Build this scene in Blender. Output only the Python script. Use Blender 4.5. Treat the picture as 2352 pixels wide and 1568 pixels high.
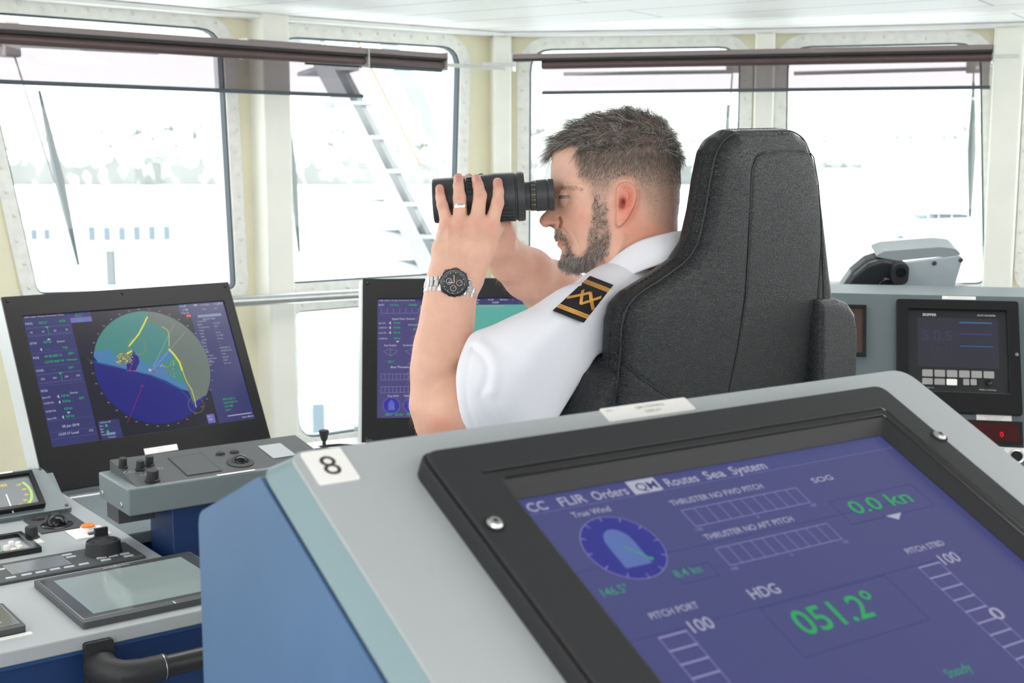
import bpy, bmesh, math, random
import numpy as np
from mathutils import Vector, Matrix
from mathutils.geometry import tessellate_polygon
from mathutils.bvhtree import BVHTree
for o in list(bpy.data.objects): bpy.data.objects.remove(o)
SC = bpy.context.scene
COL = SC.collection
PI = math.pi
rnd = random.Random(7)
# ------------------------------------------------------------------ camera
FPX = 3000.0; EYE = 1.60; PITCH = math.atan(424 / FPX)
CT, ST = math.cos(PITCH), math.sin(PITCH)
cam_d = bpy.data.cameras.new('camera'); cam = bpy.data.objects.new('camera', cam_d); COL.objects.link(cam)
cam_d.sensor_width = 36.0; cam_d.lens = FPX / 2352 * 36.0
cam.location = (0, 0, EYE); cam.rotation_euler = (PI / 2 - PITCH, 0, 0)
cam_d.clip_start = 0.05; cam_d.clip_end = 2000
cam_d.dof.use_dof = True; cam_d.dof.focus_distance = 2.0; cam_d.dof.aperture_fstop = 10.0
SC.camera = cam
# ------------------------------------------------------------------ sky, sun, added fill lamps, exposure
W = bpy.data.worlds.new('sky'); SC.world = W; W.use_nodes = True
nt = W.node_tree; bg = nt.nodes['Background']
tc = nt.nodes.new('ShaderNodeTexCoord'); sep = nt.nodes.new('ShaderNodeSeparateXYZ'); ramp = nt.nodes.new('ShaderNodeValToRGB')
nt.links.new(tc.outputs['Generated'], sep.inputs[0]); nt.links.new(sep.outputs['Z'], ramp.inputs[0])
ramp.color_ramp.elements[0].position = 0.0; ramp.color_ramp.elements[0].color = (1, 1, 1, 1)
ramp.color_ramp.elements[1].position = 1.0; ramp.color_ramp.elements[1].color = (0.80, 0.90, 1.0, 1)
nt.links.new(ramp.outputs[0], bg.inputs[0]); bg.inputs['Strength'].default_value = 3.3
sd = bpy.data.lights.new('sun', 'SUN'); sun = bpy.data.objects.new('sun', sd); COL.objects.link(sun)
sd.energy = 10.0; sd.angle = math.radians(3); sd.color = (1, 0.97, 0.92)
sun.rotation_euler = (math.radians(38), 0, math.radians(-25))     # high sun, from behind the wheelhouse
def area(name, loc, rot, sx, sy, e, col=(1, 0.985, 0.96)):
    d = bpy.data.lights.new(name, 'AREA'); d.shape = 'RECTANGLE'; d.size = sx; d.size_y = sy; d.energy = e; d.color = col
    o = bpy.data.objects.new(name, d); COL.objects.link(o); o.location = loc; o.rotation_euler = [math.radians(a) for a in rot]
    return o
area('fill_lamp', (0.2, -0.9, 2.12), (0, 0, 0), 2.2, 0.5, 34)  # added fill, out of view, to brighten the near side of the room
area('fill_lamp', (-1.6, 0.7, 2.12), (0, 0, 0), 0.5, 1.5, 13)
area('fill_lamp', (1.9, 0.9, 2.12), (0, 0, 0), 0.5, 1.5, 13)
area('fill_lamp', (-0.5, 3.2, 2.13), (0, 0, 20), 1.6, 0.3, 16)  # added fill, out of view, for the front wall and the hair
area('fill_lamp', (1.2, 3.3, 2.13), (0, 0, -10), 1.4, 0.3, 12)
VS = SC.view_settings
VS.view_transform = 'Standard'; VS.look = 'None'; VS.exposure = 0.0; VS.gamma = 1.0; VS.use_curve_mapping = False
# ------------------------------------------------------------------ pixel rays, frames
def ray(x, y):
    a = (x - 1176) / FPX; b = -(y - 784) / FPX
    return Vector((a, CT + b * ST, b * CT - ST))
CAM = Vector((0, 0, EYE))
def atD(x, y, D): return CAM + ray(x, y) * D                 # point seen at a pixel of the photo, D metres in front of the lens plane
def atZ(x, y, z): r = ray(x, y); return CAM + r * ((z - EYE) / r.z)
def srgb(c):
    if isinstance(c, str): c = [int(c[i:i + 2], 16) / 255 for i in (0, 2, 4)]
    return tuple(((v + 0.055) / 1.055) ** 2.4 if v > 0.04045 else v / 12.92 for v in c)
class Frame:                                                   # a flat thing's own axes: u right, v up along its face, n out of it
    def __init__(s, origin, heading, elev):
        h = math.radians(heading); e = math.radians(elev)
        s.o = Vector(origin); s.u = Vector((math.sin(h), math.cos(h), 0))
        k = Vector((-math.cos(h), math.sin(h), 0)); s.v = k * math.cos(e) + Vector((0, 0, math.sin(e)))
        s.n = s.u.cross(s.v)
        s.M = Matrix((s.u.to_4d(), s.v.to_4d(), s.n.to_4d(), (0, 0, 0, 1))).transposed()
        for i in range(3): s.M[3][i] = 0
        s.M.translation = s.o
    def uv(s, x, y, n=0.0):
        r = ray(x, y); t = ((s.o + s.n * n) - CAM).dot(s.n) / r.dot(s.n); p = CAM + r * t - s.o
        return (p.dot(s.u), p.dot(s.v))
    def uvs(s, pts, n=0.0): return [s.uv(x, y, n) for x, y in pts]
    def rect(s, pts, n=0.0):                                   # TL TR BR BL pixels -> u0,u1,v0,v1
        q = s.uvs(pts, n); return ((q[0][0] + q[3][0]) / 2, (q[1][0] + q[2][0]) / 2, (q[2][1] + q[3][1]) / 2, (q[0][1] + q[1][1]) / 2)
    def P(s, u, v, n=0.0): return s.o + s.u * u + s.v * v + s.n * n
# ------------------------------------------------------------------ materials
MC = {}
def mat(name, col, rough=0.5, metal=0.0, bump=0.0, bscale=200.0, var=0.04, vscale=6.0, emis=0.0, alpha=1.0, coat=0.0, spec=0.5, attr=None, sss=0.0, leather=False, trans=0.0, aniso=None):
    if name in MC: return MC[name]
    m = bpy.data.materials.new(name); m.use_nodes = True; n = m.node_tree; L = n.links
    b = n.nodes['Principled BSDF']; c = srgb(col)
    b.inputs['Roughness'].default_value = rough; b.inputs['Metallic'].default_value = metal
    b.inputs['Specular IOR Level'].default_value = spec; b.inputs['Coat Weight'].default_value = coat; b.inputs['Coat Roughness'].default_value = 0.06
    if trans: b.inputs['Transmission Weight'].default_value = trans
    tcn = n.nodes.new('ShaderNodeTexCoord')
    if attr:
        at = n.nodes.new('ShaderNodeAttribute'); at.attribute_name = attr; src = at.outputs['Color']
    else: src = None
    nz = n.nodes.new('ShaderNodeTexNoise'); nz.inputs['Scale'].default_value = vscale; nz.inputs['Detail'].default_value = 4
    L.new(tcn.outputs['Object'], nz.inputs['Vector'])
    mx = n.nodes.new('ShaderNodeMix'); mx.data_type = 'RGBA'; mx.blend_type = 'MULTIPLY'; mx.inputs[0].default_value = 1.0
    rp = n.nodes.new('ShaderNodeMapRange'); rp.inputs['From Min'].default_value = 0.3; rp.inputs['From Max'].default_value = 0.7
    rp.inputs['To Min'].default_value = 1 - var; rp.inputs['To Max'].default_value = 1 + var * 0.5
    L.new(nz.outputs['Fac'], rp.inputs['Value'])
    if src: L.new(src, mx.inputs[6])
    else: mx.inputs[6].default_value = (*c, 1)
    L.new(rp.outputs[0], mx.inputs[7]); L.new(mx.outputs[2], b.inputs['Base Color'])
    if emis:
        b.inputs['Base Color'].default_value = (0, 0, 0, 1)
        for l in list(b.inputs['Base Color'].links): L.remove(l)
        L.new(mx.outputs[2], b.inputs['Emission Color']); b.inputs['Emission Strength'].default_value = emis
    if alpha < 1: b.inputs['Alpha'].default_value = alpha
    if sss:
        b.inputs['Subsurface Weight'].default_value = sss; b.inputs['Subsurface Radius'].default_value = (1, 0.35, 0.2); b.inputs['Subsurface Scale'].default_value = 0.006
    if bump:
        bp = n.nodes.new('ShaderNodeBump'); bp.inputs['Strength'].default_value = bump; bp.inputs['Distance'].default_value = 0.001
        if leather:
            vz = n.nodes.new('ShaderNodeTexVoronoi'); vz.feature = 'DISTANCE_TO_EDGE'; vz.inputs['Scale'].default_value = bscale
            dn = n.nodes.new('ShaderNodeTexNoise'); dn.inputs['Scale'].default_value = bscale * 0.6
            va = n.nodes.new('ShaderNodeMix'); va.data_type = 'RGBA'; va.blend_type = 'LINEAR_LIGHT'; va.inputs[0].default_value = 0.004
            L.new(tcn.outputs['Object'], dn.inputs['Vector']); L.new(tcn.outputs['Object'], va.inputs[6]); L.new(dn.outputs['Color'], va.inputs[7])
            L.new(va.outputs[2], vz.inputs['Vector'])
            mr = n.nodes.new('ShaderNodeMapRange'); mr.inputs['From Max'].default_value = 0.25; L.new(vz.outputs['Distance'], mr.inputs['Value'])
            L.new(mr.outputs[0], bp.inputs['Height'])
        else:
            n2 = n.nodes.new('ShaderNodeTexNoise'); n2.inputs['Scale'].default_value = bscale; n2.inputs['Detail'].default_value = 3
            L.new(tcn.outputs['Object'], n2.inputs['Vector']); L.new(n2.outputs['Fac'], bp.inputs['Height'])
        L.new(bp.outputs[0], b.inputs['Normal'])
    MC[name] = m; return m
def glow(col, s=1.0):                                          # lit screen colour under glass
    if not isinstance(col, str): col = '%02x%02x%02x' % tuple(int(v * 255) for v in col)
    return mat('screen_light_' + col, col, rough=0.25, emis=s, var=0.02, spec=0.35)
def glass(name, tint=(0.97, 1, 0.99), gl=0.05):
    if name in MC: return MC[name]
    m = bpy.data.materials.new(name); m.use_nodes = True; n = m.node_tree; n.nodes.clear()
    o = n.nodes.new('ShaderNodeOutputMaterial'); mx = n.nodes.new('ShaderNodeMixShader'); t = n.nodes.new('ShaderNodeBsdfTransparent'); g = n.nodes.new('ShaderNodeBsdfGlossy')
    t.inputs[0].default_value = (*tint, 1); g.inputs['Roughness'].default_value = 0.02; mx.inputs[0].default_value = gl
    n.links.new(t.outputs[0], mx.inputs[1]); n.links.new(g.outputs[0], mx.inputs[2]); n.links.new(mx.outputs[0], o.inputs[0])
    MC[name] = m; return m
cream = mat('cream_paint', 'fbfaf0', 0.35, bump=0.06, bscale=60)
creamy = mat('yellow_cream_paint', 'f6f1d4', 0.4, bump=0.06, bscale=60)
flange = mat('window_flange_paint', 'f7f7f1', 0.4, bump=0.15, bscale=90, var=0.08, vscale=30)
white = mat('white_paint', 'f4f4f2', 0.4)
boltm = mat('bolt_metal', 'f0efe6', 0.4, 0.0)
gasket = mat('rubber_gasket', '4a535a', 0.6)
grey = mat('console_grey', 'adb2b4', 0.42, bump=0.10, bscale=900, var=0.015)
greyd = mat('fascia_grey', '747f82', 0.45, bump=0.1, bscale=900, var=0.015)
teal = mat('teal_edge', '7c949a', 0.4, bump=0.1, bscale=900, var=0.02)
blue = mat('console_blue', '4a6b90', 0.5, bump=0.12, bscale=700, var=0.16, vscale=5)
bluedk = mat('console_dark_blue', '0f3364', 0.5, bump=0.1, bscale=700, var=0.05)
black = mat('black_bezel', '1b1b1d', 0.42, bump=0.12, bscale=800, spec=.22)
blacks = mat('black_rubber_frame', '2e2e30', 0.5, bump=0.15, bscale=800, spec=.3)
ballm = mat('trackball_black', '0e0e10', 0.2, spec=.35)
blackg = mat('black_gloss', '141416', 0.12)
blackm = mat('black_rubber', '262729', 0.55, bump=0.2, bscale=500)
dkgrey = mat('charcoal_plastic', '47494b', 0.5, bump=0.1, bscale=900)
label = mat('white_label', 'f3f1ee', 0.35, var=0.01)
steel = mat('brushed_steel', 'c5c6c6', 0.28, 1.0, var=0.06, vscale=40)
ink = mat('black_ink', '3a3233', 0.6)
inkg = mat('grey_ink', 'b4afa9', 0.6)
leather = mat('black_leather', '212426', 0.34, bump=0.8, bscale=330, leather=True, var=0.06, vscale=12)
leather2 = mat('black_leather_piping', '191b1d', 0.45)
# ------------------------------------------------------------------ mesh helpers
def tag(o, label=None, cat=None, group=None, kind=None):
    if label: o['label'] = label
    if cat: o['category'] = cat
    if group: o['group'] = group
    if kind: o['kind'] = kind
    return o
def empty(name, M=None, **k):
    o = bpy.data.objects.new(name, None); COL.objects.link(o); o.empty_display_size = 0.05
    if M is not None: o.matrix_world = M if isinstance(M, Matrix) else Matrix.Translation(M)
    return tag(o, **k)
class MB:
    def __init__(s): s.v = []; s.f = []; s.mi = []; s.mats = []; s.cur = 0
    def mat(s, m):
        if m not in s.mats: s.mats.append(m)
        s.cur = s.mats.index(m); return s
    def add(s, vs, fs):
        b = len(s.v); s.v += [tuple(p) for p in vs]; s.f += [tuple(i + b for i in f) for f in fs]; s.mi += [s.cur] * len(fs); return s
    def box(s, u0, u1, v0, v1, n0, n1):
        vs = [(u, v, n) for n in (n0, n1) for v in (v0, v1) for u in (u0, u1)]
        return s.add(vs, [(0, 2, 3, 1), (4, 5, 7, 6), (0, 1, 5, 4), (2, 6, 7, 3), (0, 4, 6, 2), (1, 3, 7, 5)])
    def prism(s, poly, n0, n1, top=None):                      # convex or concave outline, extruded
        poly = list(poly); N = len(poly); tp = top or poly
        a = sum(poly[i][0] * poly[(i + 1) % N][1] - poly[(i + 1) % N][0] * poly[i][1] for i in range(N))
        if a < 0: poly = poly[::-1]; tp = tp[::-1]
        vs = [(p[0], p[1], n0) for p in poly] + [(p[0], p[1], n1) for p in tp]
        t1 = [tuple(t) for t in tessellate_polygon([[Vector((p[0], p[1], 0)) for p in tp]])]
        fs = []
        for t in t1:
            q = [tp[i] for i in t]; ar = (q[1][0] - q[0][0]) * (q[2][1] - q[0][1]) - (q[2][0] - q[0][0]) * (q[1][1] - q[0][1])
            if ar < 0: t = t[::-1]
            fs.append(tuple(N + i for i in t)); fs.append(tuple(t[::-1]))
        fs += [(i, (i + 1) % N, N + (i + 1) % N, N + i) for i in range(N)]
        return s.add(vs, fs)
    def plate(s, outer, holes, n0, n1):
        if len(holes) == 1 and len(holes[0]) == len(outer):
            A_, B_ = list(outer), list(holes[0]); N = len(A_); ar = sum(A_[i][0] * A_[(i + 1) % N][1] - A_[(i + 1) % N][0] * A_[i][1] for i in range(N))
            if ar < 0: A_, B_ = A_[::-1], B_[::-1]
            vs = [(x, y, n) for n in (n0, n1) for L_ in (A_, B_) for x, y in L_]; fs = []
            for i in range(N):
                j = (i + 1) % N; a, b, c, d = i, j, N + j, N + i; a2, b2, c2, d2 = (q + 2 * N for q in (a, b, c, d))
                fs += [(a2, b2, c2, d2), (d, c, b, a), (a, b, b2, a2), (c, d, d2, c2)]
            return s.add(vs, fs)
        loops = [outer] + holes; flat = [p for l in loops for p in l]; T = len(flat)
        tris = tessellate_polygon([[Vector((p[0], p[1], 0)) for p in l] for l in loops])
        vs = [(p[0], p[1], n0) for p in flat] + [(p[0], p[1], n1) for p in flat]; fs = []
        for t in tris:
            t = tuple(t); q = [flat[i] for i in t]; ar = (q[1][0] - q[0][0]) * (q[2][1] - q[0][1]) - (q[2][0] - q[0][0]) * (q[1][1] - q[0][1])
            if ar < 0: t = t[::-1]
            fs += [tuple(T + i for i in t), t[::-1]]
        b = 0
        for l in loops:
            n = len(l); fs += [(b + i, b + (i + 1) % n, T + b + (i + 1) % n, T + b + i) for i in range(n)]; b += n
        return s.add(vs, fs)
    def lathe(s, prof, n=32, o=(0, 0, 0), ax=(0, 0, 1), cap=True):      # prof [(r, t)] along axis
        ax = Vector(ax).normalized(); a = ax.orthogonal().normalized(); b = ax.cross(a); o = Vector(o); vs = []; fs = []
        for r, t in prof:
            for k in range(n):
                an = 2 * PI * k / n; vs.append(o + ax * t + (a * math.cos(an) + b * math.sin(an)) * r)
        for j in range(len(prof) - 1):
            for k in range(n): fs.append((j * n + k, j * n + (k + 1) % n, (j + 1) * n + (k + 1) % n, (j + 1) * n + k))
        if cap: fs.append(tuple(range(n))[::-1]); fs.append(tuple((len(prof) - 1) * n + k for k in range(n)))
        return s.add(vs, fs)
    def tube(s, pts, r, n=8, closed=False):
        pts = [Vector(p) for p in pts]; N = len(pts); R = r if hasattr(r, '__len__') else [r] * N; vs = []; fs = []; up = None
        for i, p in enumerate(pts):
            t = (pts[(i + 1) % N] - pts[i - 1]) if closed else (pts[min(i + 1, N - 1)] - pts[max(i - 1, 0)])
            t.normalize()
            if up is None: up = t.orthogonal().normalized()
            up = (up - t * up.dot(t)); up = up.normalized() if up.length > 1e-6 else t.orthogonal().normalized()
            b = t.cross(up)
            for k in range(n):
                an = 2 * PI * k / n; vs.append(p + (up * math.cos(an) + b * math.sin(an)) * R[i])
        for i in range(N if closed else N - 1):
            j = (i + 1) % N
            for k in range(n): fs.append((i * n + k, i * n + (k + 1) % n, j * n + (k + 1) % n, j * n + k))
        if not closed: fs.append(tuple(range(n))[::-1]); fs.append(tuple((N - 1) * n + k for k in range(n)))
        return s.add(vs, fs)
    def ball(s, c, r, nu=20, nv=12, v0=-1.0):
        c = Vector(c); R = r if hasattr(r, '__len__') else (r, r, r); vs = []; fs = []
        for j in range(nv + 1):
            th = math.asin(v0) + (PI / 2 - math.asin(v0)) * j / nv
            for k in range(nu):
                a = 2 * PI * k / nu; vs.append((c.x + R[0] * math.cos(th) * math.cos(a), c.y + R[1] * math.cos(th) * math.sin(a), c.z + R[2] * math.sin(th)))
        for j in range(nv):
            for k in range(nu): fs.append((j * nu + k, j * nu + (k + 1) % nu, (j + 1) * nu + (k + 1) % nu, (j + 1) * nu + k))
        return s.add(vs, fs)
    # flat graphics on a face: each call is one more thin printed layer
    def rect(s, u0, u1, v0, v1, z): return s.add([(u0, v0, z), (u1, v0, z), (u1, v1, z), (u0, v1, z)], [(0, 1, 2, 3)])
    def poly(s, pts, z):
        N = len(pts); fs = []
        for t in tessellate_polygon([[Vector((p[0], p[1], 0)) for p in pts]]):
            t = tuple(t); q = [pts[i] for i in t]; ar = (q[1][0] - q[0][0]) * (q[2][1] - q[0][1]) - (q[2][0] - q[0][0]) * (q[1][1] - q[0][1])
            fs.append(t if ar > 0 else t[::-1])
        return s.add([(p[0], p[1], z) for p in pts], fs)
    def line(s, pts, w, z, closed=False):
        pts = list(pts) + ([pts[0]] if closed else [])
        for a, b in zip(pts, pts[1:]):
            dx, dy = b[0] - a[0], b[1] - a[1]; l = math.hypot(dx, dy) or 1e-9; nx, ny = -dy / l * w / 2, dx / l * w / 2; ex, ey = dx / l * w * .3, dy / l * w * .3
            s.add([(a[0] - nx - ex, a[1] - ny - ey, z), (b[0] - nx + ex, b[1] - ny + ey, z), (b[0] + nx + ex, b[1] + ny + ey, z), (a[0] + nx - ex, a[1] + ny - ey, z)], [(0, 1, 2, 3)])
        return s
    def frame(s, u0, u1, v0, v1, w, z): return s.line([(u0, v0), (u1, v0), (u1, v1), (u0, v1)], w, z, True)
    def disc(s, c, r, z, n=40, r0=0.0, a0=0.0, a1=2 * PI, ry=None):
        ry = ry or r; N = max(3, int(n * (a1 - a0) / (2 * PI))); vs = []; fs = []
        for i in range(N + 1):
            a = a0 + (a1 - a0) * i / N; k = r0 / r
            vs += [(c[0] + r * k * math.cos(a), c[1] + ry * k * math.sin(a), z), (c[0] + r * math.cos(a), c[1] + ry * math.sin(a), z)]
        fs = [(2 * i, 2 * i + 1, 2 * i + 3, 2 * i + 2) for i in range(N)]
        return s.add(vs, fs)
    def text(s, t, u, v, h, z, w=None, align='l', rot=0.0, bold=0.0):
        g = glyphs(t, bold); 
        if g is None: return s
        vs, fs, W_, H_ = g; k = h / 0.7; kx = k if w is None else w / max(W_, 1e-6); ox = 0 if align == 'l' else (-W_ * kx / 2 if align == 'c' else -W_ * kx); c, sn = math.cos(rot), math.sin(rot)
        out = []
        for x, y in vs:
            a, b = x * kx + ox, y * k; out.append((u + a * c - b * sn, v + a * sn + b * c, z))
        return s.add(out, fs)
    def build(s, name, m, parent=None, bevel=0.0, seg=2, smooth=35, M=None, inv=None):
        me = bpy.data.meshes.new(name); me.from_pydata([tuple(p) for p in s.v], [], s.f)
        ms = s.mats or [m]
        for k in ms: me.materials.append(k)
        if s.mats: me.polygons.foreach_set('material_index', s.mi)
        me.update()
        if smooth:
            me.polygons.foreach_set('use_smooth', [True] * len(me.polygons)); me.set_sharp_from_angle(angle=math.radians(smooth))
        o = bpy.data.objects.new(name, me); COL.objects.link(o)
        if parent: o.parent = parent
        elif M is not None: o.matrix_world = M
        if bevel:
            b = o.modifiers.new('bevel', 'BEVEL'); b.width = bevel; b.segments = seg; b.limit_method = 'ANGLE'; b.angle_limit = math.radians(40); b.harden_normals = False
        return o
GC = {}
def glyphs(t, bold=0.0):
    key = (t, bold)
    if key in GC: return GC[key]
    cu = bpy.data.curves.new('t', 'FONT'); cu.body = t; cu.size = 1.0; cu.resolution_u = 3; cu.fill_mode = 'FRONT'; cu.offset = bold
    o = bpy.data.objects.new('t', cu); COL.objects.link(o); bpy.context.view_layer.update()
    me = o.to_mesh(); vs = [(v.co.x, v.co.y) for v in me.vertices]; fs = []
    for p in me.polygons:
        q = [vs[i] for i in p.vertices]; ar = sum(q[i][0] * q[(i + 1) % len(q)][1] - q[(i + 1) % len(q)][0] * q[i][1] for i in range(len(q)))
        fs.append(tuple(p.vertices) if ar > 0 else tuple(p.vertices)[::-1])
    o.to_mesh_clear(); bpy.data.objects.remove(o); bpy.data.curves.remove(cu)
    if not vs: GC[key] = None; return None
    x0 = min(v[0] for v in vs); x1 = max(v[0] for v in vs)
    GC[key] = ([(v[0] - x0, v[1]) for v in vs], fs, x1 - x0, 1); return GC[key]
def rrect(u0, u1, v0, v1, r, n=5):
    p = []
    for cx, cy, a in ((u1 - r, v1 - r, 0), (u0 + r, v1 - r, 90), (u0 + r, v0 + r, 180), (u1 - r, v0 + r, 270)):
        for i in range(n + 1): t = math.radians(a + 90 * i / n); p.append((cx + r * math.cos(t), cy + r * math.sin(t)))
    return p
def roundpoly(pts, r, n=5):                                    # rounded corners on any outline
    out = []; N = len(pts); R = r if hasattr(r, '__len__') else [r] * N
    for i in range(N):
        p = Vector(pts[i]).to_2d(); a = (Vector(pts[i - 1]).to_2d() - p); b = (Vector(pts[(i + 1) % N]).to_2d() - p)
        q = min(R[i], a.length * .45, b.length * .45)
        if q < 1e-5: out.append(tuple(p)); continue
        s0 = p + a.normalized() * q; s1 = p + b.normalized() * q
        for k in range(n + 1):
            t = k / n; out.append(tuple(s0 * (1 - t) ** 2 + p * 2 * t * (1 - t) + s1 * t * t))
    return out
def offset(pts, d):                                            # move a convex outline outward by d
    N = len(pts); a = sum(pts[i][0] * pts[(i + 1) % N][1] - pts[(i + 1) % N][0] * pts[i][1] for i in range(N)); sg = 1 if a > 0 else -1; out = []
    for i in range(N):
        p = Vector(pts[i]).to_2d(); e0 = (p - Vector(pts[i - 1]).to_2d()).normalized(); e1 = (Vector(pts[(i + 1) % N]).to_2d() - p).normalized()
        n0 = Vector((e0.y, -e0.x)) * sg; n1 = Vector((e1.y, -e1.x)) * sg; m = (n0 + n1); m = m.normalized() if m.length > 1e-6 else n0
        out.append(tuple(p + m * d / max(0.5, m.dot(n0))))
    return out
def copy_tree(o, parent=None):
    c = o.copy(); COL.objects.link(c)
    if parent: c.parent = parent
    for ch in [x for x in bpy.data.objects if x.parent == o]: copy_tree(ch, c)
    return c
# ================================================================== THE ROOM
CEIL = 2.15
pj = [atZ(600, 38, CEIL), atZ(1143, 78, CEIL), atZ(1759, 70, CEIL), atZ(2322, 56, CEIL)]
pj = [Vector((p.x, p.y, 0)) for p in pj]
d0 = (pj[0] - pj[1]); a0 = math.atan2(d0.x, d0.y) - math.radians(5); d0 = Vector((math.sin(a0), math.cos(a0), 0))
pts = [pj[0] + d0 * 1.28] + pj
d4 = (pj[3] - pj[2]).normalized(); a4 = math.atan2(d4.x, d4.y) + math.radians(12); pts.append(pj[3] + Vector((math.sin(a4), math.cos(a4), 0)) * 1.25)
def hd(a, b): return math.degrees(math.atan2(b.x - a.x, b.y - a.y))
facet = [Frame((pts[i].x, pts[i].y, 0), hd(pts[i], pts[i + 1]), 90) for i in range(5)]
flen = [(pts[i + 1] - pts[i]).length for i in range(5)]
winpx = {0: [(-62, 24), (508, 67), (541, 664), (84, 676)], 1: [(633, 82), (1056, 108), (1043, 628), (664, 652)],
         2: [(1217, 113), (1702, 106), (1688, 660), (1214, 655)], 3: [(1808, 107), (2254, 97), (2262, 652), (1800, 660)]}
names = ['wall_port', 'wall_front_port', 'wall_front', 'wall_front_starboard', 'wall_starboard']
bolt_me = None
for i in range(5):
    F = facet[i]; L = flen[i]
    outer = [(-0.02, 0), (L + 0.02, 0), (L + 0.02, CEIL + .05), (-0.02, CEIL + .05)]
    if i in winpx: q = F.uvs(winpx[i])
    else: q = [(0.12, 2.07), (L - .12, 2.07), (L - .12, 1.08), (0.12, 1.08)]
    hole = roundpoly([tuple(p) for p in q], [.10, .10, .035, .035])
    holes = [hole]; low = None
    if i in (1, 2, 3):
        if i == 1:
            a = F.uv(676, 715); b = F.uv(684, 1010); low = [(a[0], a[1]), (L - .12, a[1]), (L - .12, b[1]), (b[0], b[1])]
        else: low = [(.13, 1.0), (L - .13, 1.0), (L - .13, .5), (.13, .5)]
        holes.append(roundpoly(low, [.03, .03, .10, .10]))
    w = MB().plate(outer, holes, -0.07, 0.0).build(names[i], creamy, M=F.M, smooth=0); tag(w, kind='structure')
    for j, (hl, qq) in enumerate(((hole, q), (holes[-1], low))):
        if qq is None: continue
        we = empty('window_%d' % (i + 1 if j == 0 else 5 + i), F.M, kind='structure')
        MB().plate(offset(hl, .055), [offset(hl, .0)], 0.0, 0.012).build('window_flange', flange, we, bevel=.002)
        MB().plate(offset(hl, .002), [offset(hl, -.006)], -0.03, 0.003).build('window_gasket', gasket, we, smooth=0)
        MB().plate(offset(hl, .001), [offset(hl, -.0005)], -0.069, -0.03).build('window_reveal', white, we, smooth=0)
        MB().prism(offset(hl, -.0015), -0.026, -0.018).build('window_pane', glass('window_glass'), we, smooth=0)
        if bolt_me is None:
            bo = MB().lathe([(.0085, 0), (.0085, .002), (.0065, .0035), (.0058, .008), (.003, .0105), (.0005, .011)], 10).build('bolt', boltm); bolt_me = bo.data; bpy.data.objects.remove(bo)
        path = offset(hl, .030); tot = sum(math.dist(path[k], path[k - 1]) for k in range(len(path))); nb = int(tot / .085); acc = 0; k = 0
        d = 0.0; segs = [(path[k - 1], path[k], math.dist(path[k], path[k - 1])) for k in range(len(path))]
        for b_ in range(nb):
            t = b_ * tot / nb; s_ = 0
            for (A, B, l) in segs:
                if s_ + l >= t:
                    f_ = (t - s_) / max(l, 1e-6); x = A[0] + (B[0] - A[0]) * f_; y = A[1] + (B[1] - A[1]) * f_; break
                s_ += l
            o = bpy.data.objects.new('bolt', bolt_me); COL.objects.link(o); o.parent = we
            z = rnd.uniform(-.010, .010); dx = Vector((B[0] - A[0], B[1] - A[1])).normalized() if l > 1e-6 else Vector((1, 0))
            o.location = (x - dx.y * z, y + dx.x * z, .011)
# pillars where the wall bends
def pillar(i, p, w, d, n):
    h = hd(pts[max(i - 1, 0)], pts[min(i + 1, 5)]); F = Frame((p.x, p.y, 0), h, 90)
    m = MB(); m.prism([(-w / 2, -.03), (w / 2, -.03), (w / 2, d), (-w / 2, d)], 0, 1)
    vs = [(u, z, -nn) for z in (0, CEIL + .02) for (u, nn) in ((-w / 2, .05), (w / 2, .05), (w / 2, -d), (-w / 2, -d))]
    m = MB().add(vs, [(0, 1, 2, 3), (7, 6, 5, 4), (0, 4, 5, 1), (1, 5, 6, 2), (2, 6, 7, 3), (3, 7, 4, 0)])
    tag(m.build('trim_%d' % n, cream, M=F.M, bevel=.012, seg=3), kind='structure'); return F
pillar(0, pts[0], .14, .10, 1); pillar(1, pts[1], .125, .11, 2); pillar(2, pts[2], .085, .09, 3); pillar(3, pts[3], .085, .09, 4); pillar(4, pts[4], .12, .09, 5); pillar(5, pts[5], .12, .09, 6)
# ceiling with panel seams, following the bent wall
cm = mat('ceiling_panels', 'f6f6f5', 0.45, var=0.01)
n = cm.node_tree; L = n.links; b = n.nodes['Principled BSDF']; src = b.inputs['Base Color'].links[0].from_socket
tcn = n.nodes.new('ShaderNodeTexCoord'); mp = n.nodes.new('ShaderNodeMapping'); mp.inputs['Rotation'].default_value = (0, 0, math.radians(33)); mp.inputs['Scale'].default_value = (1, 1, 1)
br = n.nodes.new('ShaderNodeTexBrick'); br.inputs['Color1'].default_value = br.inputs['Color2'].default_value = (1, 1, 1, 1); br.inputs['Mortar'].default_value = (.42, .42, .45, 1)
br.inputs['Scale'].default_value = 1.0; br.inputs['Brick Width'].default_value = 2.4; br.inputs['Row Height'].default_value = 0.3; br.inputs['Mortar Size'].default_value = 0.0045; br.inputs['Mortar Smooth'].default_value = 0.2
mm = n.nodes.new('ShaderNodeMix'); mm.data_type = 'RGBA'; mm.blend_type = 'MULTIPLY'; mm.inputs[0].default_value = 1
L.new(tcn.outputs['Object'], mp.inputs[0]); L.new(mp.outputs[0], br.inputs['Vector']); L.new(src, mm.inputs[6]); L.new(br.outputs['Color'], mm.inputs[7]); L.new(mm.outputs[2], b.inputs['Base Color'])
back = [(4.6, pts[5].y - .6), (4.6, -2.6), (-4.2, -2.6), (-4.2, pts[0].y - 1.2)]
poly = [(p.x, p.y) for p in pts] + back
tag(MB().prism([(p[0], p[1]) for p in poly], CEIL, CEIL + .08).build('ceiling', cm, smooth=0), kind='structure')
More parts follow.
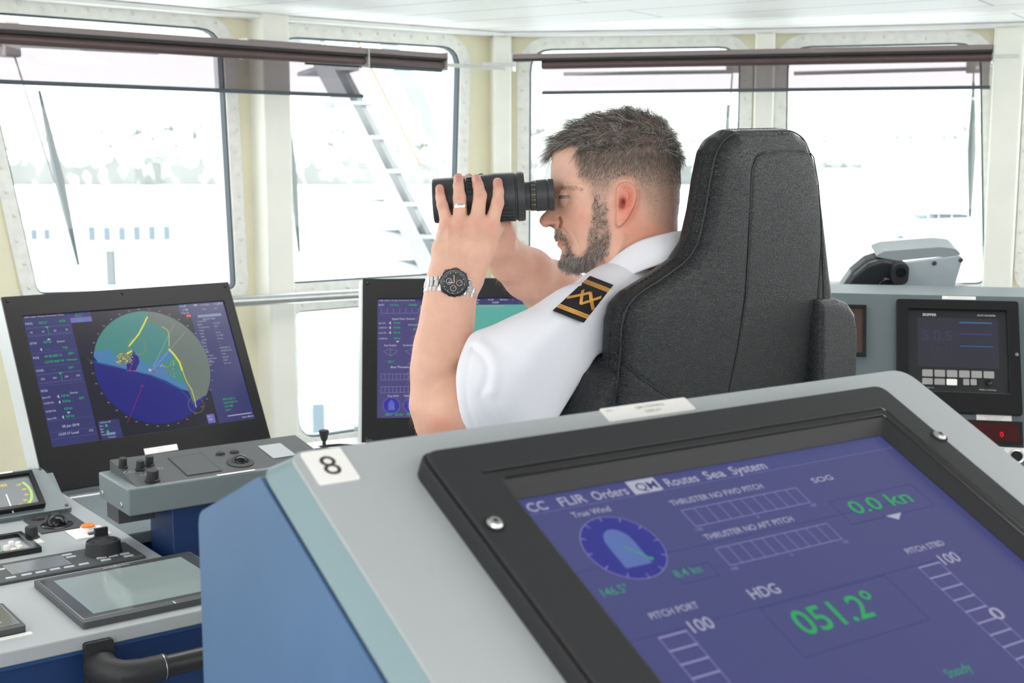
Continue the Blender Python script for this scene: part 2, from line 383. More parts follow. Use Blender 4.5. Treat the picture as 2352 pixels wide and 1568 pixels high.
tag(MB().prism([(p[0], p[1]) for p in poly], -.06, 0.0).build('floor', mat('floor_vinyl', '9a9c9c', 0.5), smooth=0), kind='structure')
# cornice strip under the ceiling along the windows
for i in range(5):
    F = facet[i]; m = MB().box(-.03, flen[i] + .03, CEIL - .018, CEIL - .001, 0.0, .10)
    tag(m.build('trim_%d' % (7 + i), white, M=F.M, bevel=.004), kind='structure')
    for k in range(2):
        pass
# low walls, window band and posts round the back of the wheelhouse
loop = [pts[5]] + [Vector((x, y, 0)) for x, y in back] + [pts[0]]
for i, nm in enumerate(['wall_right_front', 'wall_right', 'wall_back', 'wall_left', 'wall_left_front']):
    A, B = loop[i], loop[i + 1]; F = Frame((A.x, A.y, 0), hd(A, B), 90); L = (B - A).length; nW = max(1, round(L / 1.5)); holes = []
    for k in range(nW):
        u0 = L * k / nW + .12; u1 = L * (k + 1) / nW - .12; holes.append(rrect(u0, u1, 1.0, 2.02, .08))
    tag(MB().plate([(0, 0), (L, 0), (L, CEIL), (0, CEIL)], holes, 0.0, 0.07).build(nm, cream, M=F.M, smooth=0), kind='structure')
# ------------------------------------------------------------------ handrails under the windows
def rail(A, B, lab, drop=.25):
    d = (B - A).normalized(); t = empty('handrail', A, label=lab, cat='handrail')
    MB().tube([Vector((0, 0, 0)), B - A], .021, 16).build('rail', steel, t)
    nrm = Vector((d.y, -d.x, 0)); nrm = nrm if nrm.y > 0 else -nrm
    for s in (.06, .5, .94):
        p = (B - A) * s; MB().tube([p, p + nrm * .13], .009, 8).build('bracket', steel, t)
rail(atD(500, 694, 4.86), atD(1120, 659, 5.95), 'steel tube handrail under the port windows behind the radar monitor')
rail(atD(1895, 676, 5.25), atD(2420, 682, 4.98), 'steel tube handrail under the rightmost window')
# ------------------------------------------------------------------ sun shades
film = glass('smoked_film', (0.605, 0.575, 0.59), .02)
mauve = mat('mauve_cassette', '5c4a4a', 0.3, var=.03); mauvet = mat('mauve_cassette_top', '8b7f7f', 0.3, var=.03)
clip = mat('shade_bracket_grey', 'cfcfca', 0.4, .3)
def shade(F, quad, lab, film_x, film_h, bar_px, u_ext):
    # quad: pixel line of the cassette's top edge (left, right)
    a = F.uv(*quad[0]); c = F.uv(*quad[1]); t = empty('sun_shade', F.M, label=lab, cat='sun shade')
    v = (a[1] + c[1]) / 2; u0, u1 = a[0], c[0]
    MB().box(u0, u1, v - .020, v, -.03, .028).build('cassette', mauvet, t, bevel=.003)
    MB().box(u0, u1, v - .030, v - .020, -.026, .024).build('gasket_strip', blackm, t)
    f0, f1 = F.uv(film_x[0], quad[0][1])[0] if film_x[0] > -900 else u0, F.uv(film_x[1], quad[1][1])[0]
    m = MB().tube([(f0, v - .046, 0), (f1, v - .046, 0)], .018, 16); m.build('roller', mauve, t)
    MB().box(f0 + .004, f1 - .004, v - film_h, v - .05, -.001, .001).build('film', film, t, smooth=0)
    MB().box(f0, f1, v - film_h - .014, v - film_h, -.006, .006).build('bottom_bar', gasket, t, bevel=.002)
    for u in (u0 - .004, u1 + .001): MB().box(u, u + .006, v - .07, v + .004, -.03, .03).build('end_cap', clip, t, bevel=.001)
    MB().box(u1 + .007, u1 + u_ext, v - .052, v - .036, -.008, -.002).build('bracket', clip, t, bevel=.001) if u_ext else None
    return t
FS = Frame(atD(600, 100, 4.72), 46.0, 90)
shade(FS, ((-60, 50), (835, 112)), 'mauve roller sun shade with smoky film across the two port windows', (-999, 832), .172, 0, 0)
FS2 = Frame(atD(800, 100, 5.05), 46.0, 90)
shade(FS2, ((560, 92), (1016, 122)), 'shorter rolled-up sun shade behind, ending beside the pillar left of the officer', (700, 1014), .062, 0, .36)
FR = Frame(atD(1750, 120, 5.30), 104.6, 90)
shade(FR, ((1180, 127), (2280, 101)), 'mauve roller sun shade with smoky film across the two starboard windows', (1245, 2279), .155, 0, .10)
o = MB().box(0, .14, -.008, .008, -.006, 0).build('shade_bracket', clip, M=Frame(atD(1110, 147, 5.45), 75, 90).M, bevel=.001)
tag(o, 'short grey shade bracket crossing the middle pillar, above the binoculars', 'bracket')
# ================================================================== CONSOLES AND DISPLAYS
def T(m, F, t, p0, p1, hpx, n, z=None, bold=0.0, sc=2117.0):    # text whose base line runs between two pixels
    a = F.uv(*p0, n); b = F.uv(*p1, n); w = b[0] - a[0]
    m.text(t, a[0], (a[1] + b[1]) / 2, hpx / sc, z if z is not None else n, w=w, bold=bold)
def screw(parent, u, v, n, r=.0045, m=steel):
    MB().mat(m).lathe([(r, 0), (r, .0008), (r * .75, .0022), (r * .5, .0024)], 16, (u, v, n)).mat(ink).lathe([(r * .42, .0022), (r * .4, .0026)], 6, (u, v, n)).build('screw', m, parent)
def knob(parent, u, v, n, r, h, m=None, ribs=14, name='knob', line=None):
    k = MB(); vs = []; prof = [(1.22, 0), (1.22, .12), (1.0, .18), (.95, .9), (.86, 1.0)]; N = ribs * 4
    for rr, t in prof:
        for i in range(N):
            a = 2 * PI * i / N; q = r * rr * (1 - (.07 if (.15 < t < .95 and i % 4 in (0,)) else 0)); vs.append((u + q * math.cos(a), v + q * math.sin(a), n + h * t))
    fs = [(j * N + i, j * N + (i + 1) % N, (j + 1) * N + (i + 1) % N, (j + 1) * N + i) for j in range(len(prof) - 1) for i in range(N)] + [tuple((len(prof) - 1) * N + i for i in range(N))]
    return k.add(vs, fs).build(name, m or blackm, parent, smooth=40)
def trackball(parent, u, v, n, r):
    o = MB().lathe([(r * 1.55, 0), (r * 1.55, .0015), (r * 1.45, .003), (r * 1.1, .003), (r * 1.0, .001)], 40, (u, v, n), cap=False).build('trackball_ring', blackg, parent)
    MB().ball((u, v, n + r * .05), (r * 1.05, r * 1.05, r), 32, 16, 0.0).build('trackball', ballm, parent)
# ------------------------------------------------------------------ foreground console with its display
F1 = Frame(atD(1192, 1150, 1.0), 55.75, 27.1)
F1.o = CAM + ray(1192, 1150) * 0.998; F1.M.translation = F1.o
pn = -.008
uL = (F1.uv(661, 1052, pn)[0] + F1.uv(825, 1280, pn)[0]) / 2; uR = (F1.uv(2080, 852, pn)[0] + F1.uv(2352, 1070, pn)[0]) / 2
vT = (F1.uv(855, 1015, pn)[1] + F1.uv(2050, 850, pn)[1]) / 2; vB = -.52
con = empty('operator_console', F1.M, label='large grey topped blue console in the foreground carrying the tilted purple display', cat='console')
a = roundpoly([(uL, vB), (uR, vB), (uR, vT), (uL, vT)], [.001, .001, .022, .012]); b_ = roundpoly([(uL - .016, vB), (uR + .012, vB), (uR + .012, vT + .012), (uL - .016, vT + .012)], [.001, .001, .03, .02])
MB().prism(a, pn - .003, pn).build('top_panel', grey, con, bevel=.0012)
MB().prism(b_, pn - .020, pn - .0032, top=a).build('edge_trim', teal, con, bevel=.0015)
MB().prism(offset(b_, -.003), pn - .026, pn - .0202).build('edge_seal', gasket, con)
uS = uL - .0155
FB = Frame(F1.P(uS, 0, 0), 145.75, 90)
Pt = F1.P(uS, vT + .009, pn - .0268) - FB.o; p = [(Pt.dot(FB.u), Pt.dot(FB.v)), FB.uv(455, 1178)]; bot = -FB.o.z + .0
endu = p[0][0] + (vT - vB) * math.cos(math.radians(27.1)); endz = p[0][1] - (vT - vB) * math.sin(math.radians(27.1))
prof = roundpoly([p[0], p[1], (p[1][0], bot), (endu, bot), (endu, endz)], [.004, .012, .001, .001, .002])
prof = [(x_, y_ - (.021 if y_ > -.9 else 0)) for x_, y_ in prof] if False else prof
MB().prism(prof, -(uR + .008 - uS), 0.0).build('cabinet', blue, None, bevel=.003, M=FB.M)
cab = COL.objects[-1]; cab.parent = con; cab.matrix_parent_inverse = F1.M.inverted()
# number label and name plate
def plate_label(F, parent, px, n, th=.001, name='label', m=label, rad=.0015):
    q = F.uvs(px, n); o = MB().prism(roundpoly(q, rad), n, n + th).build(name, m, parent, smooth=0); return q
u0, u1, v0, v1 = F1.rect([(686, 1043), (777, 1030), (830, 1098), (737, 1116)], pn)
m = MB().mat(label).prism(rrect(u0, u1, v0, v1, .002), pn, pn + .0012).mat(ink).text('8', (u0 + u1) / 2, v0 + (v1 - v0) * .22, (v1 - v0) * .58, pn + .0014, align='c'); m.build('number_label', label, con, smooth=0)
u0, u1, v0, v1 = F1.rect([(1376, 944), (1566, 912), (1600, 940), (1404, 971)], pn)
m = MB().mat(label).prism(rrect(u0, u1, v0, v1, .002), pn, pn + .0012).mat(inkg).text('QM CONNING', (u0 + u1) / 2 + .004, v0 + .0115, .0035, pn + .0014, align='c', bold=.01).text('DISPLAY', (u0 + u1) / 2 + .004, v0 + .005, .0035, pn + .0014, align='c', bold=.01).text('80A1', u0 + .005, v0 + .013, .0025, pn + .0014); m.build('name_plate', label, con, smooth=0)
# the display set into it
bz = .013
dsp = empty('conning_display', F1.M, label='large tilted purple touch display in the foreground reading HDG 051.2', cat='display')
oL = (F1.uv(970, 1037, bz)[0] + F1.uv(1087, 1188, bz)[0]) / 2; oR = (F1.uv(2003, 886, bz)[0] + F1.uv(2352, 1137, bz)[0]) / 2; oT = (F1.uv(1000, 1033, bz)[1] + F1.uv(1990, 887, bz)[1]) / 2
sW = .412; sB = -.312; rL, rR, rT = -.012, sW + .012, .013
ob = [(oL, sB - .06), (oR, sB - .06), (oR, oT), (oL, oT)]
rin = [(rL, sB - .012), (rR, sB - .012), (rR, rT), (rL, rT)]
MB().plate(roundpoly(offset(ob, .003), .014), [roundpoly(rin, .004)], pn, bz - .004).build('housing', blacks, dsp, bevel=.001)
MB().plate(roundpoly(ob, .012), [roundpoly(rin, .004)], bz - .0042, bz).build('bezel', blacks, dsp, bevel=.0015)
ra = roundpoly(rin, .004); rb = roundpoly([(-.001, sB - .001), (sW + .001, sB - .001), (sW + .001, .001), (-.001, .001)], .002); N = len(ra)
MB().add([(x, y, bz - .001) for x, y in ra] + [(x, y, .0005) for x, y in rb], [(i, (i + 1) % N, N + (i + 1) % N, N + i) for i in range(N)]).build('inner_frame', blacks, dsp, smooth=30)
g0, g1, g2 = F1.uv(1110, 1085, bz), F1.uv(2008, 940, bz), F1.uv(2352, 1190, bz); gx = (g1[0] + g2[0]) / 2; gy = (g0[1] + g1[1]) / 2
MB().tube([(g0[0], gy, bz), (gx - .004, gy, bz), (gx, gy - .004, bz), (gx, sB - .04, bz)], .0013, 8).build('seal_bead', blackg, dsp)
MB().tube([(rL + .004, rT + .001, bz), (rR - .002, rT + .001, bz), (rR + .001, rT - .002, bz), (rR + .001, sB - .01, bz)], .0012, 8).build('seal_bead', blackg, dsp)
for px in ((1110, 1208), (2143, 1004)):
    u, v = F1.uv(*px, bz); u = oL + .013 if px[0] < 1500 else oR - .004
    MB().mat(blackg).lathe([(.0085, .0), (.0085, .0006), (.0065, .001)], 24, (u, v, bz)).mat(steel).lathe([(.0062, .0005), (.0062, .0015), (.0045, .0035), (.002, .0038)], 20, (u, v, bz)).mat(ink).lathe([(.0022, .0036), (.002, .0041)], 6, (u, v, bz)).build('screw', steel, dsp)
G = {k: glow(c) for k, c in dict(bg='45477a', hdr='42467c', line='8583b4', txt='a3a2b8', grn='2a9c58', grn2='3c8f72', dk='3a3b6e', dial='2c2e88', boat='566ca8', sel='a9acbd', br='8f8db5').items()}
z0 = 0.0
s = MB().mat(G['bg']).rect(-.001, sW + .001, sB - .001, .001, z0)
c1 = F1.uv(1215, 1185)[1]
s.mat(G['hdr']).rect(0, sW, -.017, 0, z0 + .0002)
s.mat(G['line']).line([(0, -.0172), (sW, -.0172)], .0003, z0 + .0003)
Q = lambda x, y: F1.uv(x, y)
s.mat(G['sel']); a, b_ = Q(1447, 1122), Q(1530, 1120); s.rect(a[0], b_[0] - .004, -.0165, -.0005, z0 + .0004)
s.mat(G['txt'])
for t, x0, x1, y in (('CC', 1214, 1258, 1172), ('FLIR', 1288, 1349, 1160), ('Orders', 1364, 1445, 1146), ('Routes', 1533, 1606, 1115), ('Sea', 1623, 1668, 1100), ('System', 1682, 1762, 1088)):
    a, b_ = Q(x0, y), Q(x1, y - (x1 - x0) * .17); s.text(t, a[0], -.0145, .0098, z0 + .0005, w=b_[0] - a[0], bold=.012)
s.mat(G['dk']); a, b_ = Q(1466, 1127), Q(1512, 1118); s.text('QM', a[0], -.0135, .009, z0 + .0006, w=b_[0] - a[0], bold=.01)
def STX(t, p0, p1, h, col='txt', bold=.008):
    a, b_ = Q(*p0), Q(*p1); s.mat(G[col]).text(t, a[0], (a[1] + b_[1]) / 2, h, z0 + .0005, w=b_[0] - a[0], bold=bold)
STX('True Wind', (1318, 1190), (1405, 1174), .0062)
STX('THRUSTER NO FWD PITCH', (1545, 1163), (1755, 1121), .0062)
STX('THRUSTER NO AFT PITCH', (1622, 1240), (1826, 1198), .0062)
STX('SOG', (1870, 1110), (1916, 1101), .0062)
STX('0.0 kn', (1968, 1183), (2098, 1150), .0155, 'grn', .01)
STX('PITCH STBD', (2086, 1273), (2172, 1252), .0062)
STX('100', (2172, 1298), (2210, 1287), .0115)
STX('0', (2290, 1425), (2314, 1418), .0125)
STX('HDG', (1732, 1378), (1796, 1360), .0105, 'txt', .012)
STX('051.2\u00b0', (1850, 1458), (2040, 1408), .024, 'grn', .012)
STX('PITCH PORT', (1497, 1423), (1608, 1396), .0062)
STX('100', (1596, 1455), (1645, 1440), .0115)
STX("146.5\u00b0", (1388, 1372), (1448, 1358), .008, 'grn2'); STX('8.4 kn', (1555, 1328), (1616, 1314), .008, 'grn2')
STX('Steady', (2180, 1557), (2236, 1540), .008, 'grn2')
a = Q(2055, 1185); s.mat(G['sel']).poly([(a[0] - .010, a[1] + .002), (a[0], a[1] - .005), (a[0] + .010, a[1] + .002)], z0 + .0005)
c = Q(1432, 1257); R_ = .0345
s.mat(G['line']).disc(c, R_, z0 + .0004, 60); s.mat(G['dial']).disc(c, R_ - .0006, z0 + .0005, 60)
s.mat(G['boat']).poly([(c[0] - .0125, c[1] - .021), (c[0] + .0125, c[1] - .021)] + [(c[0] + .0125 * math.cos(t * PI / 12) , c[1] + .004 + .016 * math.sin(t * PI / 12)) for t in range(13)], z0 + .0006)
s.mat(G['line'])
for k in range(12):
    t = 2 * PI * k / 12; s.line([(c[0] + R_ * .86 * math.cos(t), c[1] + R_ * .86 * math.sin(t)), (c[0] + R_ * .98 * math.cos(t), c[1] + R_ * .98 * math.sin(t))], .0008, z0 + .0006)
s.mat(G['grn']).line([c, (c[0] + .0145, c[1] - .017)], .0014, z0 + .0008).disc((c[0] + .0145, c[1] - .017), .0018, z0 + .0009, 10)
def scale_h(p0, p1, hgt, nlab):
    a, b_ = Q(*p0), Q(*p1); y = (a[1] + b_[1]) / 2; s.mat(G['line']).frame(a[0], b_[0], y - hgt, y, .0007, z0 + .0005)
    for k in range(1, 10): x = a[0] + (b_[0] - a[0]) * k / 10; s.line([(x, y - hgt), (x, y)], .0006, z0 + .0006)
    for k, t in ((0, '-100'), (5, '0'), (10, '100')): s.text(t, a[0] + (b_[0] - a[0]) * k / 10, y - hgt - .0055, .0033, z0 + .0006, align='c')
scale_h((1563, 1172), (1828, 1122), .0195, 0); scale_h((1640, 1258), (1900, 1205), .0195, 0)
def scale_v(p0, p1, n_, step):
    a, b_ = Q(*p0), Q(*p1)
    y = (a[1] + b_[1]) / 2; s.mat(G['line']).line([(a[0], y), (a[0], y - step * n_)], .0007, z0 + .0005).line([(b_[0], y), (b_[0], y - step * n_)], .0007, z0 + .0005)
    s.mat(G['br'])
    for k in range(n_ + 1): s.line([(a[0], y - k * step), (b_[0], y - k * step)], .0015, z0 + .0006)
scale_v((2110, 1305), (2157, 1292), 10, .0130); scale_v((1513, 1467), (1576, 1449), 10, .0130)
s.mat(G['dk'])
for px in ([(1745, 1397), (2033, 1321), (2135, 1424), (1846, 1508)], [(1905, 1150), (2095, 1112), (2145, 1160), (1955, 1205)], [(1540, 1310), (1625, 1292), (1655, 1320), (1570, 1340)]):
    u0, u1, v0, v1 = F1.rect(px); s.frame(u0, u1, v0, v1, .0006, z0 + .0003)
for y in (-.082, -.152): s.line([(0.0, y), (.36, y)], .0005, z0 + .0003)
s.build('screen', None, dsp, smooth=0)
# ------------------------------------------------------------------ port radar display
FM = Frame(CAM + ray(50, 727) * 3.058, 50.05, 62.2)
rad = empty('radar_display', FM.M, label='black framed radar monitor at left with round green and blue chart', cat='display')
q = FM.uvs([(2, 678), (527, 650), (622, 1013)], .004); bl = -.43; ol, orr, ot = q[0][0], (q[1][0] + q[2][0]) / 2, (q[0][1] + q[1][1]) / 2
sw, sh = .52, .324
MB().plate([(ol, bl), (orr, bl), (orr, ot), (ol, ot)], [[(0, -sh), (sw, -sh), (sw, 0), (0, 0)]], -.004, .004).build('bezel', black, rad, bevel=.001)
side = MB().prism([(ol + .002, bl), (orr - .002, bl), (orr - .002, ot - .002), (ol + .002, ot - .002)], -.085, -.0042, top=None); side.build('housing', mat('light_grey_housing', 'd3d9da', .4), rad, bevel=.003)
fo = [(ol + .002, .004), (ol + .002, -.25)]
for u, v in ((ol + .012, ot - .012), (orr - .012, ot - .012), ((ol + orr) / 2, ot - .012), (orr - .012, -.38), (ol + .012, -.38)): screw(rad, u, v, .004, .004, black)
for v in (-.36,): MB().lathe([(.011, 0), (.011, .002), (.008, .003), (.008, .011), (.003, .011)], 12, (ol + .002, v, -.045), (-1, 0, 0)).build('side_bolt', steel, rad)
def QM(x, y): return FM.uv(x, y)
C = {k: glow(c) for k, c in dict(rbg='1d1b2c', pan='323468', pan2='3c3e76', sea='1a1a78', teal='41807c', lblue='4478a8', land='64706a', yel='d8dc30', grn='23b255', wht='b8b8c8', pur='6a62b0', red='b83050', org='d06038', lnk='6c6c98', dkg='2b2d58', gb='7888b0').items()}
m = MB().mat(C['rbg']).rect(0, sw, -sh, 0, 0.0)
def tri(m, x, y, d, k=.0045):
    m.poly({'l': [(x, y), (x + k, y + k), (x + k, y - k)], 'u': [(x - k, y), (x + k, y), (x, y + k)], 'd': [(x - k, y), (x, y - k), (x + k, y)]}[d], .0006)
lw = .112
m.mat(C['pan']).rect(0, lw, -sh, -.006, .0003).rect(sw - .10, sw, -sh, 0, .0003).rect(lw, lw + .052, -.026, 0, .0003).rect(lw + .006, lw + .058, -sh, -sh + .047, .0003).rect(sw - .128, sw - .1, -.028, 0, .0003).rect(.004, sw * .3, -.0055, -.0005, .0003)
m.mat(C['pur']).rect(lw, lw + .052, -.026, -.0135, .0004).rect(sw - .128, sw - .108, -sh + .004, -sh + .027, .0004)
m.mat(C['gb']).rect(sw - .082, sw - .016, -.040, -.033, .0004).rect(lw + .02, lw + .042, -sh + .010, -sh + .016, .0004); m.mat(C['org']).rect(sw - .112, sw - .100, -.036, -.029, .0004)
m.mat(C['lnk'])
for y in (-.048, -.094, -.128, -.175, -.262, -.290, -.306): m.line([(.002, y), (lw - .002, y)], .0004, .0005)
m.mat(C['wht'])
for t, x, y, h in (('HDG', .004, -.022, .0055), ('STW', .004, -.072, .0055), ('Source', .068, -.072, .0045), ('POS', .004, -.108, .0055), ('COG', .004, -.140, .0055), ('SOG', .004, -.190, .0055), ('Bow P/S', .004, -.206, .004), ('CCRP P/S', .004, -.220, .004), ('CCRP F/A', .004, -.240, .004), ('Stern P/S', .004, -.258, .004), ('Source', .070, -.202, .0045), ('05 Jun 2018', .034, -.281, .0058), ('13:57:17 Local', .022, -.299, .0058), ('-7.0', .092, -.299, .005), ('CAM  Default  Docking  Environment  Route', .004, -.0045, .0036)): m.text(t, x, y, h, .0007, bold=.01)
m.mat(C['grn'])
for t, x, y, h in (("051.2\u00b0", .036, -.022, .0055), ('GYR', .084, -.022, .0055), ('0.0 kn', .036, -.071, .0055), ('- - -', .036, -.089, .005), ('Log', .078, -.088, .0055), ("49\u00b000.380' N", .030, -.107, .0055), ('GP1', .088, -.105, .0055), ("123\u00b007.954' W", .028, -.121, .0055), ('Differential', .080, -.120, .004), ('- - -', .040, -.140, .005), ('GP1', .080, -.140, .0055), ('0.0 kn', .048, -.207, .0055), ('0.0 kn', .048, -.221, .0055), ('0.0 kn', .048, -.239, .0055), ('0.0 kn', .048, -.258, .0055), ('GP1', .088, -.218, .0055)): m.text(t, x, y, h, .0007, bold=.01)
for y0, x1, labs in ((-.030, .052, ('40', '50', '60', '70')), (-.147, .058, ('270', '280', '290', '300'))):
    m.mat(C['lnk']).line([(.004, y0 - .0), (lw - .006, y0)], .0006, .0006).line([(.004, y0 - .022), (lw - .006, y0 - .022)], .0006, .0006)
    for k in range(21): x = .005 + k * .0050; m.line([(x, y0 - .022), (x, y0 - .022 + (.006 if k % 5 == 0 else .003))], .0005, .0006); m.line([(x, y0), (x, y0 - (.005 if k % 5 == 0 else .0025))], .0005, .0006)
    m.mat(C['wht'])
    for k, t in enumerate(labs): m.text(t, .010 + k * .028, y0 - .014, .0045, .0007)
    m.mat(C['grn']).poly([(x1 - .005, y0), (x1, y0 - .005), (x1 + .005, y0)], .0008).line([(x1 + .001, y0 - .005), (x1 + .001, y0 - .020)], .0008, .0008)
m.mat(C['wht']); tri(m, .050, -.064, 'u'); tri(m, .056, -.245, 'd')
for y in (-.086, ): tri(m, .024, y, 'l')
for y in (-.205, -.219, -.256): tri(m, .038, y, 'l')
# the round chart
cc = QM(343, 853); cr = .1475
cc = (.2875, -.1580)
m.mat(C['sea']).disc(cc, cr, .0004, 96)
def arc_poly(a0, a1, extra):                                   # circle segment closed by a shore line
    P = [(cc[0] + cr * math.cos(math.radians(a0 + (a1 - a0) * k / 40)), cc[1] + cr * math.sin(math.radians(a0 + (a1 - a0) * k / 40))) for k in range(41)]
    return P + extra
shore = [QM(*p) for p in [(440, 918), (415, 892), (372, 868), (345, 858), (312, 850), (300, 848), (275, 842), (240, 835)]]
m.mat(C['lblue']).poly(arc_poly(-38, 163, [Q_ for Q_ in [QM(225, 832), QM(262, 840), QM(300, 850), QM(345, 860), QM(380, 874), QM(418, 894)]]), .0005)
m.mat(C['teal']).poly(arc_poly(60, 155, [QM(*p) for p in [(218, 808), (255, 802), (258, 815), (280, 818), (292, 830), (310, 800), (325, 830), (345, 840), (370, 820), (385, 806), (395, 790), (392, 740)]]), .0006)
m.poly([QM(*p) for p in [(375, 835), (400, 812), (425, 850), (440, 895), (418, 880), (385, 862)]], .0006)
m.mat(C['land']).poly(arc_poly(-36, 82, [QM(*p) for p in [(340, 740), (360, 742), (375, 755), (388, 770), (388, 800), (400, 815), (415, 850), (430, 890), (444, 925)]]), .0007)
m.mat(C['sea']).poly([QM(*p) for p in [(292, 852), (290, 838), (300, 820), (306, 805), (318, 820), (320, 832), (312, 850), (300, 854)]], .0008)
m.mat(C['land']).poly([QM(*p) for p in [(266, 832), (270, 812), (292, 808), (302, 818), (296, 836), (280, 838)]], .0008)
m.mat(C['yel'])
for P_, w in (([(338, 728), (330, 745), (318, 768), (304, 785), (296, 795)], .0035), ([(388, 802), (400, 815), (412, 832), (418, 850)], .0045), ([(418, 850), (428, 875), (440, 895), (447, 918), (450, 935)], .0016), ([(372, 750), (385, 758), (388, 772), (388, 795)], .0012), ([(292, 812), (302, 806)], .004)): m.line([QM(*p) for p in P_], w, .0009)
for k in range(60):
    x, y = rnd.uniform(268, 304), rnd.uniform(812, 836); a = QM(x, y); m.disc(a, rnd.uniform(.0005, .0016), .0009, 6)
for k in range(24):
    t = rnd.random(); a = QM(360 + 45 * t, 840 + rnd.uniform(-14, 30) * t); m.disc(a, rnd.uniform(.0004, .0012), .0009, 6)
land2 = glow('8a9030')
m.mat(land2)
for c_, r_ in (((313, 796), .0225), ((316, 795), .0215), ((450, 930), .021)): m.disc(QM(*c_), r_, .001, 48, r0=r_ - .0007)
m.mat(C['wht']).line([QM(*p) for p in ((388, 768), (352, 842))], .0006, .001).line([QM(*p) for p in ((425, 762), (350, 850))], .0005, .001).line([QM(*p) for p in ((400, 743), (388, 768))], .0005, .001).disc(QM(344, 850), .0035, .001, 16)
m.mat(C['lblue']).line([QM(*p) for p in ((200, 826), (240, 838), (275, 845), (345, 862), (415, 895), (450, 935))], .0008, .0009)
m.mat(C['red']).line([QM(*p) for p in ((350, 854), (395, 852))], .0014, .0011).line([QM(*p) for p in ((326, 888), (292, 972))], .0006, .0011).line([QM(*p) for p in ((297, 850), (308, 822))], .001, .0011).disc(QM(352, 853), .003, .0012, 12).line([QM(290, 853), QM(312, 851)], .0012, .0011)
m.disc(QM(326, 886), .003, .0011, 16, r0=.0023)
m.mat(C['wht'])
for k in range(36):
    t = 2 * PI * k / 36; r_ = cr + .0055; x, y = cc[0] + r_ * math.cos(t), cc[1] + r_ * math.sin(t)
    if -sh + .004 < y < -.004: m.text('%03d' % ((90 - k * 10) % 360), x, y - .0012, .0026, .0006, align='c')
for k, t in enumerate(['Target Data', 'Range', 'True Bearing', 'COG', 'SOG', 'CPA', 'TCPA', 'BCR', 'BCT', 'LAT', 'LON', 'Accuracy', 'AtoN Status', 'Heading', 'ROT']):
    y = -.052 - .0085 * k; m.text(t, sw - .088, y, .0038, .0006); 
    if k: m.text(['', '0.12 NM', "031.5\u00b0", '---', '0.0 kn', '0.12 NM', '0.0 min', '---', '---', "49\u00b000.381' N", "123\u00b007.774' W", '<10m', 'Moored', "122.0\u00b0", "0.0 \u00b0/min"][k], sw - .044, y, .0036, .0006)
for t, x, y, h in (('N UP', sw - .122, -.008, .005), ('RM', sw - .085, -.008, .005), ('3 NM', sw - .118, -.018, .0045), ('True Vector', sw - .066, -.008, .0035), ('6.0 min', sw - .030, -.008, .0035), ('Track', sw - .066, -.020, .0035), ('AIS', sw - .030, -.020, .0035), ('Rings Off', sw - .122, -.026, .0035), ('Selected Target', sw - .070, -.047, .0038), ('EBL1', sw - .126, -sh + .020, .0034), ('VRM1', sw - .126, -sh + .012, .0034), ('Enhance Off', lw + .012, -sh + .041, .0036), ('Gain', lw + .008, -sh + .033, .0034), ('Rain', lw + .008, -sh + .025, .0034), ('SEA', lw + .008, -sh + .018, .0034), ('Tune', lw + .008, -sh + .011, .0034), ('Transmit', lw + .022, -sh + .003, .0036)): m.text(t, x, y, h, .0006, bold=.006)
m.mat(C['grn'])
for k, t in enumerate(["49\u00b002.732' N", "123\u00b009.459' W", '2.37 NM', "353.1\u00b0"]): m.text(t, sw - .074, -sh + .058 - k * .0095, .0045, .0006, bold=.01)
for k in (0, 2): m.rect(lw + .022, lw + .027, -sh + .031 - k * .0075, -sh + .037 - k * .0075, .0006)
for t, x, y in (("051.2\u00b0 T", lw + .014, -.007), ('0.0 kn', lw + .014, -.0125), ('0.0 kn', lw + .016, -.024)): m.text(t, x, y, .0042, .0006)
m.mat(C['wht']).line([(sw - .072, -sh + .016), (sw - .006, -sh + .016)], .002, .0006).text('Sperry Marine', sw - .034, -sh + .006, .004, .0006, bold=.01)
m.line([(sw - .020, -.010), (sw - .013, -.004), (sw - .010, -.009), (sw - .005, -.005)], .0012, .0006)
m.build('screen', None, rad, smooth=0)
u0, u1, v0, v1 = FM.rect([(330, 1030), (406, 1020), (409, 1033), (333, 1044)], .004)
MB().mat(label).box(u0, u1, v0, v1, .004, .005).mat(inkg).text('RADAR 1', (u0 + u1) / 2, (v0 + v1) / 2 + .001, .0038, .0051, align='c').text('DISPLAY', (u0 + u1) / 2, v0 + .002, .0038, .0051, align='c').build('name_plate', label, rad, smooth=0)
rad.matrix_world = Matrix.Translation(CAM + (FM.o - CAM) * 1.06) @ FM.M.to_3x3().to_4x4() @ Matrix.Scale(1.06, 4)
# ------------------------------------------------------------------ centre display
FC = Frame(CAM + ray(867, 687) * 3.42, 86, 62)
cd = empty('conning_monitor', FC.M, label='black framed monitor behind the watch arm showing teal chart and purple gauges', cat='display')
u0, v1 = FC.uv(833, 640, .004); u1 = sw + .042; bl2 = -.46
MB().plate([(u0, bl2), (u1, bl2), (u1, v1), (u0, v1)], [[(0, -sh), (sw, -sh), (sw, 0), (0, 0)]], -.004, .004).build('bezel', black, cd, bevel=.001)
MB().prism([(u0 - .010, bl2), (u1 + .01, bl2), (u1 + .01, v1 - .002), (u0 - .010, v1 - .002)], -.085, -.0042).build('housing', mat('light_grey_housing', 'd3d9da', .4), cd, bevel=.004)
for u, v in ((u0 + .012, v1 - .012), (u0 + .012, -.378), (u1 - .012, v1 - .012)): screw(cd, u, v, .004, .005, black)
MB().lathe([(.011, 0), (.011, .003), (.008, .004), (.008, .012), (.003, .012)], 12, (u0 - .010, -.335, -.05), (-1, 0, 0)).build('side_bolt', steel, cd)
